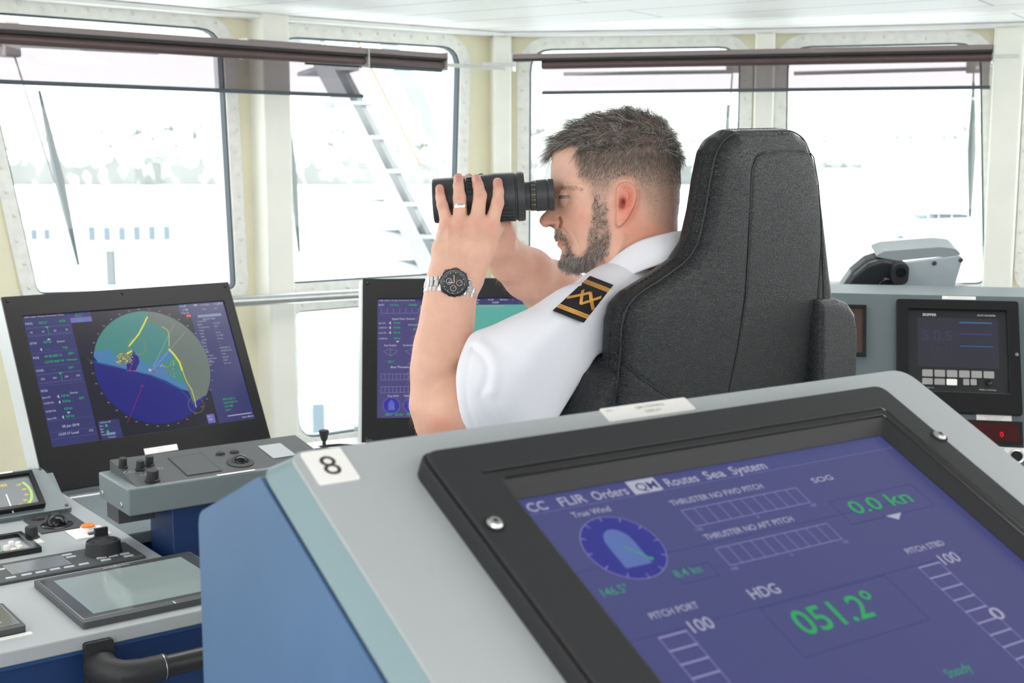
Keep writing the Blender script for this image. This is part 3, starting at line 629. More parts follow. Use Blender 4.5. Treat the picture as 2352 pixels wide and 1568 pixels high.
D = {k: glow(c) for k, c in dict(bg='4c4778', top='3e3a6c', teal='5aa79c', land='a8a88c', sea='5b8fd8', line='8d88b8', dial='33349a', boat='5a60c0', wht='c6c4d4').items()}
def QC(x, y): return FC.uv(x, y)
m = MB().mat(D['top']).rect(0, sw, -sh, 0, 0).mat(D['bg']).rect(0, .112, -sh, -.007, .0003).mat(D['teal']).rect(.112, sw, -sh, -.018, .0003).mat(D['land']).poly([(.112, -.018), (.145, -.018), (.130, -.06), (.128, -.12), (.112, -.2)], .0005)
m.mat(D['sea']).poly([QC(*p) for p in ((1070, 745), (1098, 765), (1110, 800), (1085, 800), (1060, 790))], .0005)
m.mat(glow('c09a80')).line([QC(1103, 703), QC(1158, 703)], .0015, .0006)
m.mat(D['wht'])
for t, x, y, h in (('CAM  Default  Docking  Environment  Route', .004, -.0055, .0036), ('ROT', .004, -.019, .005), ('Speed Over Ground', .038, -.058, .005), ('Bow P/S', .004, -.069, .0036), ('CCRP P/S', .004, -.082, .0036), ('Stern P/S', .004, -.096, .0036), ('CCRP F/A', .004, -.112, .0036), ('Port Rudder', .018, -.131, .0045), ('Starboard Rudder', .066, -.131, .0045), ('Bow Thrusters Pitch', .035, -.191, .0055), ('True Wind', .026, -.268, .0045), ('Relative Wind', .068, -.268, .0045), ('ROT', .20, -.006, .004), ('0.37 NMiles', .24, -.006, .004), ('N UP', .29, -.006, .0045), ('TM Chart', .32, -.006, .004), ('1:8,000', .30, -.014, .0045), ('0.0 kn', .20, -.014, .004), ('1:8,000,000', .24, -.014, .0038), ('SOG Source', .080, -.074, .0034)): m.text(t, x, y, h, .0006, bold=.006)
for y in (-.067, -.080, -.094): tri(m, .030, y, 'l')
tri(m, .052, -.117, 'd')
m.mat(C['grn'])
for t, x, y, h in (("0.0\u00b0/min", .034, -.019, .0045), ('Steady', .082, -.019, .0055), ('0.0 kn', .042, -.069, .005), ('0.0 kn', .042, -.082, .005), ('0.0 kn', .042, -.096, .005), ('0.0 kn', .042, -.112, .005), ('GP1', .092, -.088, .0055), ("00.1\u00b0", .028, -.176, .0055), ("-00.0\u00b0", .084, -.176, .0055), ("146.5\u00b0", .020, -.318, .0055), ('8.4 kn', .046, -.318, .0055), ("096.0\u00b0", .074, -.318, .0055)): m.text(t, x, y, h, .0006, bold=.012)
m.mat(D['line'])
for y, h in ((-.026, .014), (-.207, .016), (-.241, .016)):
    for k in range(11 if h > .015 else 7):
        x = .010 + k * (.0098 if h > .015 else .016); m.line([(x, y), (x, y - h)], .0007, .0006)
    m.line([(.010, y - h), (.106, y - h)], .0007, .0006)
    if h > .015: m.line([(.010, y), (.106, y)], .0007, .0006)
for x in (.034, .090): m.line([(x - .018, -.145), (x, -.158), (x + .018, -.145), (x, -.138), (x - .018, -.145)], .0007, .0006).line([(x, -.138), (x, -.158)], .0008, .0006)
for x in (.036, .088):
    m.mat(D['line']).disc((x, -.291), .0215, .0005, 40).mat(D['dial']).disc((x, -.291), .0208, .0006, 40).mat(D['boat']).poly([(x - .008, -.304), (x + .008, -.304), (x + .008, -.286), (x, -.275), (x - .008, -.286)], .0007)
    m.mat(C['grn']).line([(x, -.291), (x + .008, -.301)], .001, .0008)
m.build('screen', None, cd, smooth=0)
# ------------------------------------------------------------------ port desk
DZ = .80
FD = Frame(atZ(167, 1164, DZ), 53.5, 0)
eR = (FD.uv(167, 1164)[0] + FD.uv(455, 1306)[0]) / 2; fr = (FD.uv(0, 1500)[1] + FD.uv(455, 1402)[1]) / 2
desk = empty('port_desk_console', FD.M, label='grey topped dark blue desk console at lower left full of bridge instruments', cat='console')
MB().prism([(-1.3, fr), (eR, fr), (eR, 0.30), (-1.3, .30)], -.026, 0).build('desktop', grey, desk, bevel=.003, seg=3)
MB().box(-1.3, eR - .012, fr + .012, .29, -.80, -.027).build('cabinet', bluedk, desk, bevel=.003)
MB().box(-1.3, eR - .006, fr + .006, fr + .011, -.034, -.0265).build('cabinet_lip', mat('blue_lip', '2b4d80', .4), desk)
def DQ(x, y, n=0): return FD.uv(x, y, n)
# gauge panel: find the slope whose side edge runs straight back
best = min(range(8, 85), key=lambda e: abs((lambda f: f.uv(167, 1165)[0] - f.uv(97, 1073)[0])(Frame(atZ(167, 1165, DZ + .004), 53.5, e))))
best = 32; FG = Frame(atZ(167, 1165, DZ + .012), 53.5, best)
gp = empty('rudder_gauge_panel', FG.M, label='grey sloping panel with rudder angle gauge at the left picture edge', cat='gauge panel')
tr = FG.uv(97, 1073)
MB().prism(roundpoly([(-.9, 0), (0, 0), (tr[0], tr[1]), (-.9, tr[1])], [.001, .004, .014, .001]), -.018, 0).build('panel', greyd, gp, bevel=.002)
e = math.radians(best)
MB().prism([(0, 0), (tr[1] * math.cos(e), tr[1] * math.sin(e) - .002), (tr[1] * math.cos(e) + .02, -.008), (0.0, -.008)], .002, .88).build('panel_body', greyd, gp)
pb = [o for o in COL.objects if o.name.startswith('panel_body')][0]; pb.matrix_parent_inverse = Matrix.Identity(4)
# local axes: profile (back, up) extruded along -u
Rl = Matrix(((0, 0, -1, 0), (math.cos(e), math.sin(e), 0, 0), (-math.sin(e), math.cos(e), 0, 0), (0, 0, 0, 1))); pb.matrix_local = Rl @ Matrix.Translation((0, 0, 0))
pb.location = (0, 0, -.019)
u0, u1, v0, v1 = FG.rect([(-120, 1104), (64, 1082), (117, 1158), (-120, 1190)], .012)
u0 = u1 - (v1 - v0) * 1.0
MB().plate(rrect(u0, u1, v0, v1, .003), [rrect(u0 + .010, u1 - .010, v0 + .010, v1 - .010, .001)], 0, .014).build('gauge_bezel', blackg, gp, bevel=.0015)
g = MB().mat(mat('gauge_face', '70777a', .35)).rect(u0 + .009, u1 - .009, v0 + .009, v1 - .009, .006)
gy_ = mat('gauge_yellow', 'e8cf4a', .5); gg = mat('gauge_green', 'a8d860', .5); gc_ = FG.uv(14, 1136, .006); gR = math.dist(gc_, FG.uv(76, 1138, .006))
g.mat(gg).disc(gc_, gR, .0064, 60, r0=gR * .90, a0=math.radians(-62), a1=math.radians(35))
g.mat(gy_)
for k, t in enumerate(('10', '20', '30', '40', '50')):
    a_ = math.radians(-60 + 24 * k); g.text(t, gc_[0] + gR * .74 * math.cos(a_), gc_[1] + gR * .74 * math.sin(a_) - .003, .0062, .0064, align='c', bold=.02); g.line([(gc_[0] + gR * .84 * math.cos(a_), gc_[1] + gR * .84 * math.sin(a_)), (gc_[0] + gR * .91 * math.cos(a_), gc_[1] + gR * .91 * math.sin(a_))], .0008, .0065)
g.text('RUDDER', FG.uv(17, 1113, .006)[0], FG.uv(17, 1116, .006)[1], .0075, .0064, align='r', bold=.02).text('STBD', gc_[0] + gR * .42, gc_[1] + gR * .92, .005, .0064, bold=.02)
tip = (gc_[0] + gR * .2 * math.sin(.0), gc_[1] - gR * 1.0)
g.mat(label).line([gc_, tip], .003, .0072)
g.build('gauge_face', None, gp, smooth=0)
for px in ((92, 1077), (153, 1160)): a = FG.uv(*px); screw(gp, a[0], a[1], 0, .004, dkgrey)
MB().box(*(lambda a, b: (a[0] - .25, b[0], b[1] - .008, b[1]))(FG.uv(0, 1086), FG.uv(28, 1082)), 0, .001).build('label', label, gp, smooth=0)
def on_desk(name, lab, cat, px, F=None):
    F = F or FD; a = F.uv(*px); M = F.M.copy(); M.translation = F.P(a[0], a[1], 0); t = empty(name, M, label=lab, cat=cat); return t, (lambda x, y, n=0: (lambda q: (q[0] - a[0], q[1] - a[1]))(F.uv(x, y, n)))
def rc(L_, px, n=0):
    q = [L_(x, y, n) for x, y in px]; return ((q[0][0] + q[3][0]) / 2, (q[1][0] + q[2][0]) / 2, (q[2][1] + q[3][1]) / 2, (q[0][1] + q[1][1]) / 2)
# trackball module
t, L_ = on_desk('trackball_module', 'black square trackball plate on the port desk below the rudder gauge', 'trackball', (130, 1203))
u0, u1, v0, v1 = rc(L_, [(46, 1195), (153, 1180), (209, 1207), (103, 1227)])
MB().box(u0, u1, v0, v1, 0, .003).build('base_plate', dkgrey, t, bevel=.0008); c = L_(131, 1205, .003); trackball(t, c[0], c[1], .003, .022)
MB().mat(label).box(u0, u1, v1 + .001, v1 + .014, 0, .001).build('label', label, t, smooth=0)
for px in ((89, 1193), (126, 1185)): a = L_(*px, .003); MB().ball((a[0], a[1], .003), (.014, .009, .009), 16, 8, 0.0).build('button', blackm, t)
# dimmer knob
t, L_ = on_desk('dimmer_knob', 'black ribbed knob with white label, on the port desk left of the orange button', 'knob', (73, 1236)); knob(t, 0, 0, 0, .0135, .026)
u0, u1, v0, v1 = rc(L_, [(63, 1241), (85, 1236), (106, 1244), (82, 1250)]); MB().box(u0, u1, v0, v1, 0, .001).build('label', label, t, smooth=0)
# white module with orange button, and the rotary switch in front
t, L_ = on_desk('alarm_button_unit', 'white plate with round orange button on the port desk', 'button', (202, 1224))
u0, u1, v0, v1 = rc(L_, [(147, 1223), (225, 1209), (259, 1227), (179, 1241)])
MB().box(u0, u1, v0, v1, 0, .004).build('base_plate', label, t, bevel=.0008); c = L_(203, 1224)
MB().lathe([(.019, .004), (.019, .009), (.0165, .012), (.0165, .015)], 28, (c[0], c[1], 0)).build('button_collar', white, t); MB().lathe([(.0145, .014), (.0145, .018), (.013, .0195)], 28, (c[0], c[1], 0)).build('button', mat('orange_cap', 'f08a3c', .35), t)
a = L_(222, 1228); MB().box(a[0] - .018, a[0] + .012, a[1] - .007, a[1] + .003, .004, .007).build('label_holder', dkgrey, t)
t, L_ = on_desk('rotary_switch', 'black wing rotary switch in a clear collar beside the orange button', 'switch', (233, 1243)); MB().lathe([(.0165, 0), (.0165, .012), (.0155, .012), (.0155, 0)], 28, cap=False).build('collar', glass('clear_collar', (.85, .88, .9), .2), t)
MB().box(-.014, .014, -.0042, .0042, .004, .030).lathe([(.011, 0), (.011, .006)], 20).build('handle', blackm, t, bevel=.001)
# push button panel at the left edge
t, L_ = on_desk('button_panel', 'black framed panel with white and green push buttons at the left picture edge', 'control panel', (60, 1258))
u0, u1, v0, v1 = rc(L_, [(-60, 1251), (41, 1231), (103, 1265), (-10, 1288)]); u0 = u1 - .20
MB().plate(rrect(u0, u1, v0, v1, .002), [rrect(u0 + .012, u1 - .012, v0 + .012, v1 - .012, .001)], 0, .012).build('frame', blackg, t, bevel=.001); MB().box(u0 + .011, u1 - .011, v0 + .011, v1 - .011, 0, .003).build('face', mat('panel_face', 'b4b8ba', .2), t)
for px in ((26, 1252), (42, 1254), (46, 1262), (32, 1269), (15, 1262)): a = L_(*px, .003); MB().lathe([(.0062, .003), (.0062, .010), (.005, .012)], 14, (a[0], a[1], 0)).build('push_button', label, t)
for px in ((6, 1276), (-6, 1262)): a = L_(*px, .003); MB().lathe([(.0062, .003), (.0062, .010), (.005, .012)], 14, (a[0], a[1], 0)).build('push_button', mat('green_cap', '18a06c', .25), t)
# autopilot panel with dial
t, L_ = on_desk('autopilot_panel', 'long black autopilot panel with round course dial and pale keys on port desk', 'control panel', (175, 1300))
u0, u1, v0, v1 = rc(L_, [(-40, 1303), (276, 1243), (345, 1276), (-10, 1338)], .006); u0 = u1 - .62
MB().box(u0, u1, v0, v1, 0, .006).build('face_plate', dkgrey, t, bevel=.0015)
q = rc(L_, [(2, 1300), (135, 1276), (168, 1294), (34, 1319)], .006); MB().mat(mat('lcd_edge', '9a9ea0', .3)).box(*q, .006, .0068).mat(mat('lcd', '7a8084', .15)).box(q[0] + .002, q[1] - .002, q[2] + .002, q[3] - .002, .0065, .0072).build('lcd', None, t, smooth=0)
kk = mat('key_pale', 'c3cbd0', .35)
for px in [(1005, 683), (1065, 713), (1260, 820), (1040, 862), (828, 897), (613, 940), (400, 978), (165, 1025), (1525, 725), (1588, 758), (1698, 697), (1870, 665), (1930, 697), (0, 905)]:
    a = L_(px[0] / 6.533, 1170 + px[1] / 6.533, .006); MB().prism(rrect(a[0] - .0095, a[0] + .0095, a[1] - .0045, a[1] + .0045, .001), .006, .0075).build('key', kk, t, smooth=0)
c = L_(238, 1268, .006); r_ = .036
d_ = MB().mat(blackm).lathe([(r_ * 1.02, .006), (r_ * 1.0, .011), (r_ * .93, .030), (r_ * .90, .031), (r_ * .86, .029)], 48, (c[0], c[1], 0))
for k in range(7): a_ = 2 * PI * k / 7; d_.mat(blackg).lathe([(.0068, .0292), (.0055, .0297), (.002, .0294)], 14, (c[0] + r_ * .62 * math.cos(a_), c[1] + r_ * .62 * math.sin(a_), 0))
d_.build('course_dial', None, t)
a = L_(85, 1283, .006); MB().box(a[0] - .06, a[0] + .055, v1 + .001, v1 + .005, 0, .001).build('label', label, t, smooth=0)
a = L_(322, 1281, .006); MB().mat(label).text('ANSCHUTZ', a[0] - .012, v0 + .006, .003, .0062).build('maker_mark', label, t, smooth=0)
# flat touch panels
def touch(lab, org, outer, inner, w=None):
    t, L_ = on_desk('touch_panel', lab, 'touch screen', org); u0, u1, v0, v1 = rc(L_, outer, .012)
    if w: u0 = u1 - w
    if outer[1][0] > 300: u1 = max(u1, u0 + .31)
    MB().prism(roundpoly([(u0, v0), (u1, v0), (u1, v1), (u0, v1)], .006), 0, .012).build('housing', dkgrey, t, bevel=.0015)
    MB().plate(rrect(u0 + .006, u1 - .006, v0 + .016, v1 - .010, .002), [rrect(u0 + .0075, u1 - .0075, v0 + .0175, v1 - .0115, .002)], .012, .0126).build('trim', steel, t, smooth=0)
    MB().box(u0 + .008, u1 - .008, v0 + .018, v1 - .012, .012, .0124).build('cover_glass', mat('dark_cover_glass', '4e5152', .08, spec=.9), t, smooth=0)
    bx = .03; MB().box(u0 + bx, u1 - bx, v0 + .034, v1 - .026, .0124, .0128).build('screen', mat('idle_screen', '93a09e', .07, spec=.9), t, smooth=0)
    mk = MB().mat(label)
    for k in range(13): x = (u0 + u1) / 2 - .024 + k * .004; mk.rect(x, x + .0018, v1 - .009 , v1 - .005 if k != 6 else v1 - .001, .0122)
    mk.build('scale_marks', label, t, smooth=0); MB().rect((u0 + u1) / 2 + .01, (u0 + u1) / 2 + .0125, v0 + .001, v0 + .014, .0122).build('index_mark', label, t, smooth=0); return t, u0, u1, v0, v1
touch('black framed idle touch panel at the front right of the port desk', (220, 1370), [(61, 1336), (317, 1288), (470, 1366), (213, 1432)], None)
t, u0, u1, v0, v1 = touch('black framed idle touch panel cut by the left picture edge', (30, 1420), [(-100, 1405), (0, 1385), (65, 1434), (-60, 1462)], None, .28)
MB().box(u0, u1 + .006, v0 - .016, v0 - .003, 0, .0015).build('label', label, t, smooth=0)
# black grab rail on the desk front
FH = Frame(FD.P(0, fr, -.15), 53.5, 90)
gr_ = empty('grab_rail', FH.M, label='black grab rail with moulded bracket on the blue front of the port desk', cat='grab rail')
a = FH.uv(216, 1500, .04); b2 = FH.uv(300, 1540, .06)
ux = (FH.uv(225, 1530, .03)[0]); vy = FH.uv(400, 1525, .075)[1]
MB().prism(roundpoly([(ux - .015, vy - .045), (ux + .035, vy - .045), (ux + .035, vy + .045), (ux - .015, vy + .045)], .006), .0, .012).build('bracket_plate', blackm, gr_, bevel=.002)
MB().tube([(ux + .010, vy, .010), (ux + .012, vy, .045), (ux + .03, vy, .068), (ux + .06, vy, .075), (ux + .10, vy, .075)], [.030, .026, .024, .0225, .022], 20).build('bracket', blackm, gr_)
MB().tube([(ux + .098, vy, .075), (.72, vy, .075)], .0185, 24).build('bar', mat('black_tube', '232325', .35), gr_)
MB().tube([(ux + .094, vy, .075), (ux + .0955, vy, .075)], .0226, 24).build('joint_ring', steel, gr_); screw(gr_, ux - .002, vy + .012, .012, .006, steel)
# ------------------------------------------------------------------ side wing, post and radar control unit
FW = Frame(atZ(300, 1224, DZ - .002), 53.5, 0)
wing = empty('side_wing_console', FW.M, label='grey ledge with dark blue base between the port desk and the radar keypad', cat='console')
q = [FW.uv(*p) for p in ((163, 1157), (302, 1224))]
lu = (q[0][0] + q[1][0]) / 2
MB().prism([(lu + .004, 0), (.62, 0), (.62, .40), (lu + .004, .40)], -.028, 0).build('ledge', greyd, wing, bevel=.004, seg=3)
MB().box(lu + .016, .61, .015, .39, -.79, -.029).build('base', bluedk, wing, bevel=.002)
a = FW.uv(382, 1190)
a1 = FW.uv(345, 1133); MB().box(*(lambda p: (p[0] - .10, p[0] + .05, p[1] - .012, p[1]))(FW.uv(235, 1131)), 0, .001).build('label', label, wing, smooth=0)
FU = Frame(atD(296.7, 1187, 2.60), 54.5, 0)
ku = empty('radar_keypad_unit', FU.M, label='grey boxed radar keypad with black knobs and trackball below the left monitor', cat='control unit')
dv = FU.uv(214, 1145)[1] ; h_ = None
bh = .056; ul = (FU.uv(214, 1145)[0]) / 2; UL = .46
MB().box(0, UL, 0, dv, 0, bh).build('housing', greyd, ku, bevel=.004, seg=3)
for px in ((222, 1141), (279, 1170)): pass
for v in (dv * .22, dv * .86): MB().lathe([(.0055, 0), (.0055, .0015), (.004, .003), (.002, .0032)], 12, (0, v, .016), (-1, 0, 0)).build('side_screw', steel, ku)
MB().box(.10, UL - .02, .03, dv - .02, -.5, 0).build('post', bluedk, ku, bevel=.002)
MB().box(.012, .09, dv * .55, dv - .01, -.04, 0).build('foot', dkgrey, ku)
FT = Frame(FU.P(0, .010, bh), 54.5, 9.0)
tr2 = (FT.uv(239, 1062)[0], FT.uv(239, 1062)[1]); tl = FT.uv(239, 1062)[1]
prof = [(.0, .0), (dv - .02, 0), (dv - .02, (dv - .02) * math.tan(math.radians(9.0)))]
wd = MB().prism(roundpoly([(p[0], p[1]) for p in prof], [.004, .002, .004]), .022, UL - .012).build('keypad_body', dkgrey, ku, bevel=.003)
wd.matrix_local = Matrix(((0, 0, 1, 0), (1, 0, 0, .010), (0, 1, 0, bh), (0, 0, 0, 1)))
KM = FU.M.inverted() @ FT.M
kp = MB()
def KQ(x, y, n=.0): return FT.uv(x, y, n)
def kadd(o): o.matrix_local = KM @ o.matrix_local if False else KM; return o
for px, r_, h_ in (((282, 1071), .0085, .020), ((322, 1077), .0085, .020), ((343, 1066), .0085, .020), ((350, 1101), .0125, .022)):
    a = KQ(*px, .002); kadd(knob(ku, a[0], a[1], .001, r_, h_))
u0, u1, v0, v1 = FT.rect([(381, 1051), (461, 1043), (514, 1081), (432, 1093)]); kadd(MB().mat(blackm).box(u0, u1, v0, v1, .0005, .0012).mat(dkgrey).box(u0 + .002, u1 - .002, v0 + .002, v1 - .003, .001, .0016).build('touch_pad', None, ku, smooth=0))
for px in ((506, 1043), (538, 1039)): a = KQ(*px); kadd(MB().ball((a[0], a[1], 0), (.011, .008, .007), 16, 8, 0.0).build('button', blackm, ku))
c = KQ(552, 1062); r_ = .0165
kadd(MB().lathe([(r_ * 1.75, 0), (r_ * 1.75, .002), (r_ * 1.5, .004), (r_ * 1.05, .0045), (r_, .0)], 40, (c[0], c[1], 0), cap=False).build('trackball_ring', blackm, ku)); kadd(MB().ball((c[0], c[1], .002), (r_ * 1.1, r_ * 1.1, r_ * .9), 32, 16, 0.0).build('trackball', ballm, ku))
u0, u1, v0, v1 = FT.rect([(590, 1025), (644, 1019), (676, 1042), (634, 1057)]); kadd(MB().box(u0, u1, v0, v1, .0005, .0015).build('grey_pad', mat('pad_grey', 'a9adb0', .4), ku, smooth=0))
m = MB().mat(mat('silkscreen', 'd0d0d0', .5))
for (x, y), t_ in (((275, 1078), 'RAIN'), ((315, 1086), 'GAIN'), ((345, 1072), 'SEA'), ((352, 1113), 'TUNE')): a = KQ(x, y, .001); m.text(t_, a[0], a[1], .0035, .001)
for px in ((298, 1083), (362, 1075), (335, 1088)): a = KQ(*px, .001); m.line([(a[0] - .006, a[1] + .006), (a[0] - .012, a[1] + .001), (a[0] - .012, a[1] - .006), (a[0] + .010, a[1] - .006), (a[0] + .010, a[1] + .001), (a[0] + .004, a[1] + .006)], .0006, .001).disc(a, .003, .001, 12, r0=.0024)
kadd(m.build('markings', None, ku, smooth=0))
a, b2 = FU.uv(497, 1091, bh), FU.uv(585, 1079, bh); MB().box(a[0], b2[0], .0005, .010, bh, bh + .001).build('label', label, ku, smooth=0)
# ------------------------------------------------------------------ joystick pedestal behind the foreground console
FJ = Frame(atD(745, 1034, 3.18), 60, 0)
js = empty('joystick_unit', FJ.M, label='black joystick with small keys on a white pedestal below the windows', cat='joystick')
MB().prism(roundpoly([(-.09, -.06), (.20, -.06), (.20, .12), (-.09, .12)], .03), -FJ.o.z + .001, -.004).build('pedestal', mat('light_grey_housing', 'd3d9da', .4), js, bevel=.006)
MB().lathe([(.022, -.004), (.018, .002), (.009, .006), (.005, .012), (.004, .022), (.006, .024), (.0085, .030), (.0125, .047), (.012, .05), (.008, .048)], 24).build('stick', blackm, js)
for x in (-.062, -.034): MB().box(x, x + .025, -.010, .014, -.003, .009).build('key', mat('key_black_white', '2a2a2c', .3), js, bevel=.001); MB().box(x + .003, x + .022, -.007, .011, .009, .0095).build('key_cap', label, js, smooth=0)
MB().lathe([(.030, -.004), (.030, -.002), (.024, .0)], 30).build('base_ring', steel, js)
MB().tube([(.02 + .10 * math.cos(t), .02, -.03 + .035 * math.sin(t)) for t in [PI * k / 12 for k in range(13)]], .004, 8).build('guard', blackg, js)
MB().box(.115, .130, .0, .014, -.004, .012).build('toggle', blackm, js, bevel=.002)
# ------------------------------------------------------------------ starboard fascia
FE = Frame(CAM + ray(2062, 686) * 3.10, 102.0, 60)
slate = mat('slate_grey', '5d686b', 0.45, bump=0.1, bscale=900, var=0.015)
fa = empty('starboard_console', FE.M, label='slate grey sloping console at right behind the captain chair', cat='console')
ft = (FE.uv(1925, 672)[1] + FE.uv(2352, 680)[1]) / 2; ul = FE.uv(1905, 800)[0] - .25
MB().prism([(ul, -.62), (.75, -.62), (.75, ft), (ul, ft)], -.03, 0).build('fascia', slate, fa, bevel=.003)
b_ = MB().box(ul + .01, .74, -.05, .45, -(FE.o.z) + .002 + .0, -.36).build('cabinet', bluedk, None, M=Frame((FE.o.x, FE.o.y, FE.o.z), 102, 0).M); b_.parent = fa; b_.matrix_parent_inverse = FE.M.inverted()
b2_ = MB().box(ul + .02, .73, .06, .44, -.37, ft * .85 - .02).build('back_box', slate, None, M=Frame((FE.o.x, FE.o.y, FE.o.z), 102, 0).M); b2_.parent = fa; b2_.matrix_parent_inverse = FE.M.inverted()
def EQ(x, y, n=0): return FE.uv(x, y, n)
def erect(px, n=0): return FE.rect(px, n)
u0, u1, v0, v1 = erect([(2164, 680), (2241, 681), (2241, 689), (2164, 687)]); MB().mat(label).box(u0, u1, v0, v1, 0, .001).mat(inkg).text('ECHO SOUNDER DISPLAY', (u0 + u1) / 2, (v0 + v1) / 2 - .001, .003, .0012, align='c').build('label', None, fa, smooth=0)
es = empty('echo_sounder', FE.M, label='black echo sounder unit with rows of grey keys set in the right console', cat='echo sounder')
u0, u1, v0, v1 = erect([(2062, 686), (2339, 692), (2349, 950), (2056, 945)], .01)
MB().plate(rrect(u0, u1, v0, v1, .006), [rrect(u0 + .026, u1 - .026, v0 + .05, v1 - .024, .003)], 0, .012).build('bezel', black, es, bevel=.0015)
w0, w1, x0, x1 = u0 + .025, u1 - .025, v0 + .05, v1 - .024
MB().box(w0, w1, x0, x1, 0, .004).build('front_panel', mat('panel_black', '232326', .3), es, smooth=0)
s0, s1, y0, y1 = erect([(2107, 728), (2293, 733), (2295, 847), (2107, 842)], .004)
sc = MB().mat(glow('34343f')).rect(s0, s1, y0, y1, .0045).mat(glow('3c6c94'))
W_ = s1 - s0; H_ = y1 - y0
sc.line([(s0 + W_ * .53, y1 - H_ * .09), (s0 + W_ * .92, y1 - H_ * .09)], .003, .0048).line([(s0 + W_ * .53, y1 - H_ * .565), (s0 + W_ * .93, y1 - H_ * .565)], .0016, .0048)
sc.mat(glow('37406c')).line([(s0 + W_ * .53, y1 - H_ * .32), (s0 + W_ * .92, y1 - H_ * .32)], .004, .0048)
sc.mat(glow('3a3c50')).text('5.0.5', s0 + W_ * .06, y1 - H_ * .46, H_ * .2, .0048, bold=.02).frame(s0 + W_ * .19, s0 + W_ * .36, y1 - H_ * .72, y1 - H_ * .52, .001, .0048).text('m', s0 + W_ * .23, y1 - H_ * .68, H_ * .1, .0048).frame(s0 + W_ * .05, s0 + W_ * .5, y1 - H_ * .46, y1 - H_ * .22, .0008, .0048)
sc.build('screen', None, es, smooth=0)
kgm = mat('key_grey', '9a9998', .4)
for k in range(6):
    a = EQ(2130 + 28.2 * k, 857 + k * .9, .004); MB().prism(rrect(a[0] - .0115, a[0] + .0115, a[1] - .0085, a[1] + .0085, .002), .004, .007).build('key', kgm, es, smooth=0)
for k, x in enumerate((2130, 2158, 2186)):
    a = EQ(x, 876 + k, .004); MB().prism(rrect(a[0] - .0115, a[0] + .0115, a[1] - .0075, a[1] + .0075, .002), .004, .007).build('key', label if k == 2 else kgm, es, smooth=0)
for x in (2219, 2236): a = EQ(x, 878, .004); MB().prism(rrect(a[0] - .0065, a[0] + .0065, a[1] - .0075, a[1] + .0075, .002), .004, .007).build('key', kgm, es, smooth=0)
tx = MB().mat(mat('silkscreen', 'd0d0d0', .5))
a = EQ(2119, 725, .004); tx.text('SKIPPER', a[0], a[1], .0062, .0044, bold=.03); a = EQ(2245, 726, .004); tx.text('ECHO SOUNDER', a[0], a[1], .0042, .0044, bold=.01, w=.040)
a = EQ(2129, 891, .004); tx.text('GDS 101', a[0], a[1], .003, .0044); a = EQ(2250, 896, .004); tx.text('Made in Norway', a[0], a[1], .0032, .0044, w=.036); tx.build('markings', None, es, smooth=0)
a = EQ(2271, 879, .004); MB().lathe([(.007, .004), (.007, .012), (.005, .013)], 16, (a[0], a[1], 0)).build('knob', blackg, es)
a = EQ(2338, 814, .012); screw(es, a[0] - .002, a[1], .012, .004, steel)
# brown recess between chair and unit
u0, u1, v0, v1 = erect([(1940, 702), (1990, 703), (1989, 820), (1940, 818)]); o = MB().plate([(u0, v0), (u1, v0), (u1, v1), (u0, v1)], [[(u0 + .008, v0 + .008), (u1 - .008, v0 + .008), (u1 - .008, v1 - .008), (u0 + .008, v1 - .008)]], 0, .008).build('indicator_panel', blackg, M=FE.M); tag(o, 'small brown framed indicator half hidden behind the captain chair armrest', 'indicator')
o2 = MB().box(u0 + .006, u1 - .006, v0 + .006, v1 - .006, 0, .004).build('window', mat('brown_window', '4a3732', .15), o, smooth=0)
# digital read-out
dr = empty('digital_readout', FE.M, label='black digital read-out glowing a small red zero, right edge of picture', cat='digital readout')
u0, u1, v0, v1 = erect([(2215, 964), (2347, 968), (2352, 1024), (2260, 1022)], .006); u0 = EQ(2216, 966)[0]
MB().box(u0, u1, v0, v1, 0, .008).build('housing', blackg, dr, bevel=.001); d1_ = MB().mat(glow('3a0a0a')).rect(u0 + .008, u1 - .008, v0 + .008, v1 - .006, .0085).mat(glow('e01020')); a = EQ(2301, 1003, .0085); d1_.text('0', a[0] - .004, a[1], .0115, .0088, bold=.03).build('screen', None, dr, smooth=0)
u0, u1, v0, v1 = erect([(2242, 952), (2323, 955), (2324, 967), (2243, 965)]); MB().mat(label).box(u0, u1, v0, v1, 0, .001).mat(inkg).text('REMOTE WATER STOP', (u0 + u1) / 2, (v0 + v1) / 2 + .001, .003, .0012, align='c').text('DEPTH READOUT', (u0 + u1) / 2, v0 + .002, .003, .0012, align='c').build('label', None, fa, smooth=0)
pb_ = empty('push_button_unit', FE.M, label='black push button in a chrome ring below the glowing red zero', cat='push button')
a = EQ(2334, 1050); MB().box(a[0] - .029, a[0] + .04, a[1] - .004, a[1] + .022, 0, .0015).build('label', label, pb_, smooth=0); MB().lathe([(.0165, .0015), (.0165, .006), (.0125, .008), (.0125, .004)], 24, (a[0], a[1] , 0), cap=False).build('ring', steel, pb_); MB().lathe([(.0122, 0), (.0122, .006), (.011, .007)], 24, (a[0], a[1], 0)).build('button', blackg, pb_)
a = EQ(2295, 1036); MB().mat(label).box(a[0] - .016, a[0] + .010, a[1] - .010, a[1] + .010, 0, .0015).mat(mat('red_print', 'c84050', .5)).disc((a[0] - .002, a[1]), .008, .0017, 20, r0=.006).line([(a[0] - .008, a[1] + .006), (a[0] + .004, a[1] - .006)], .0016, .0018).build('warning_label', None, fa, smooth=0)
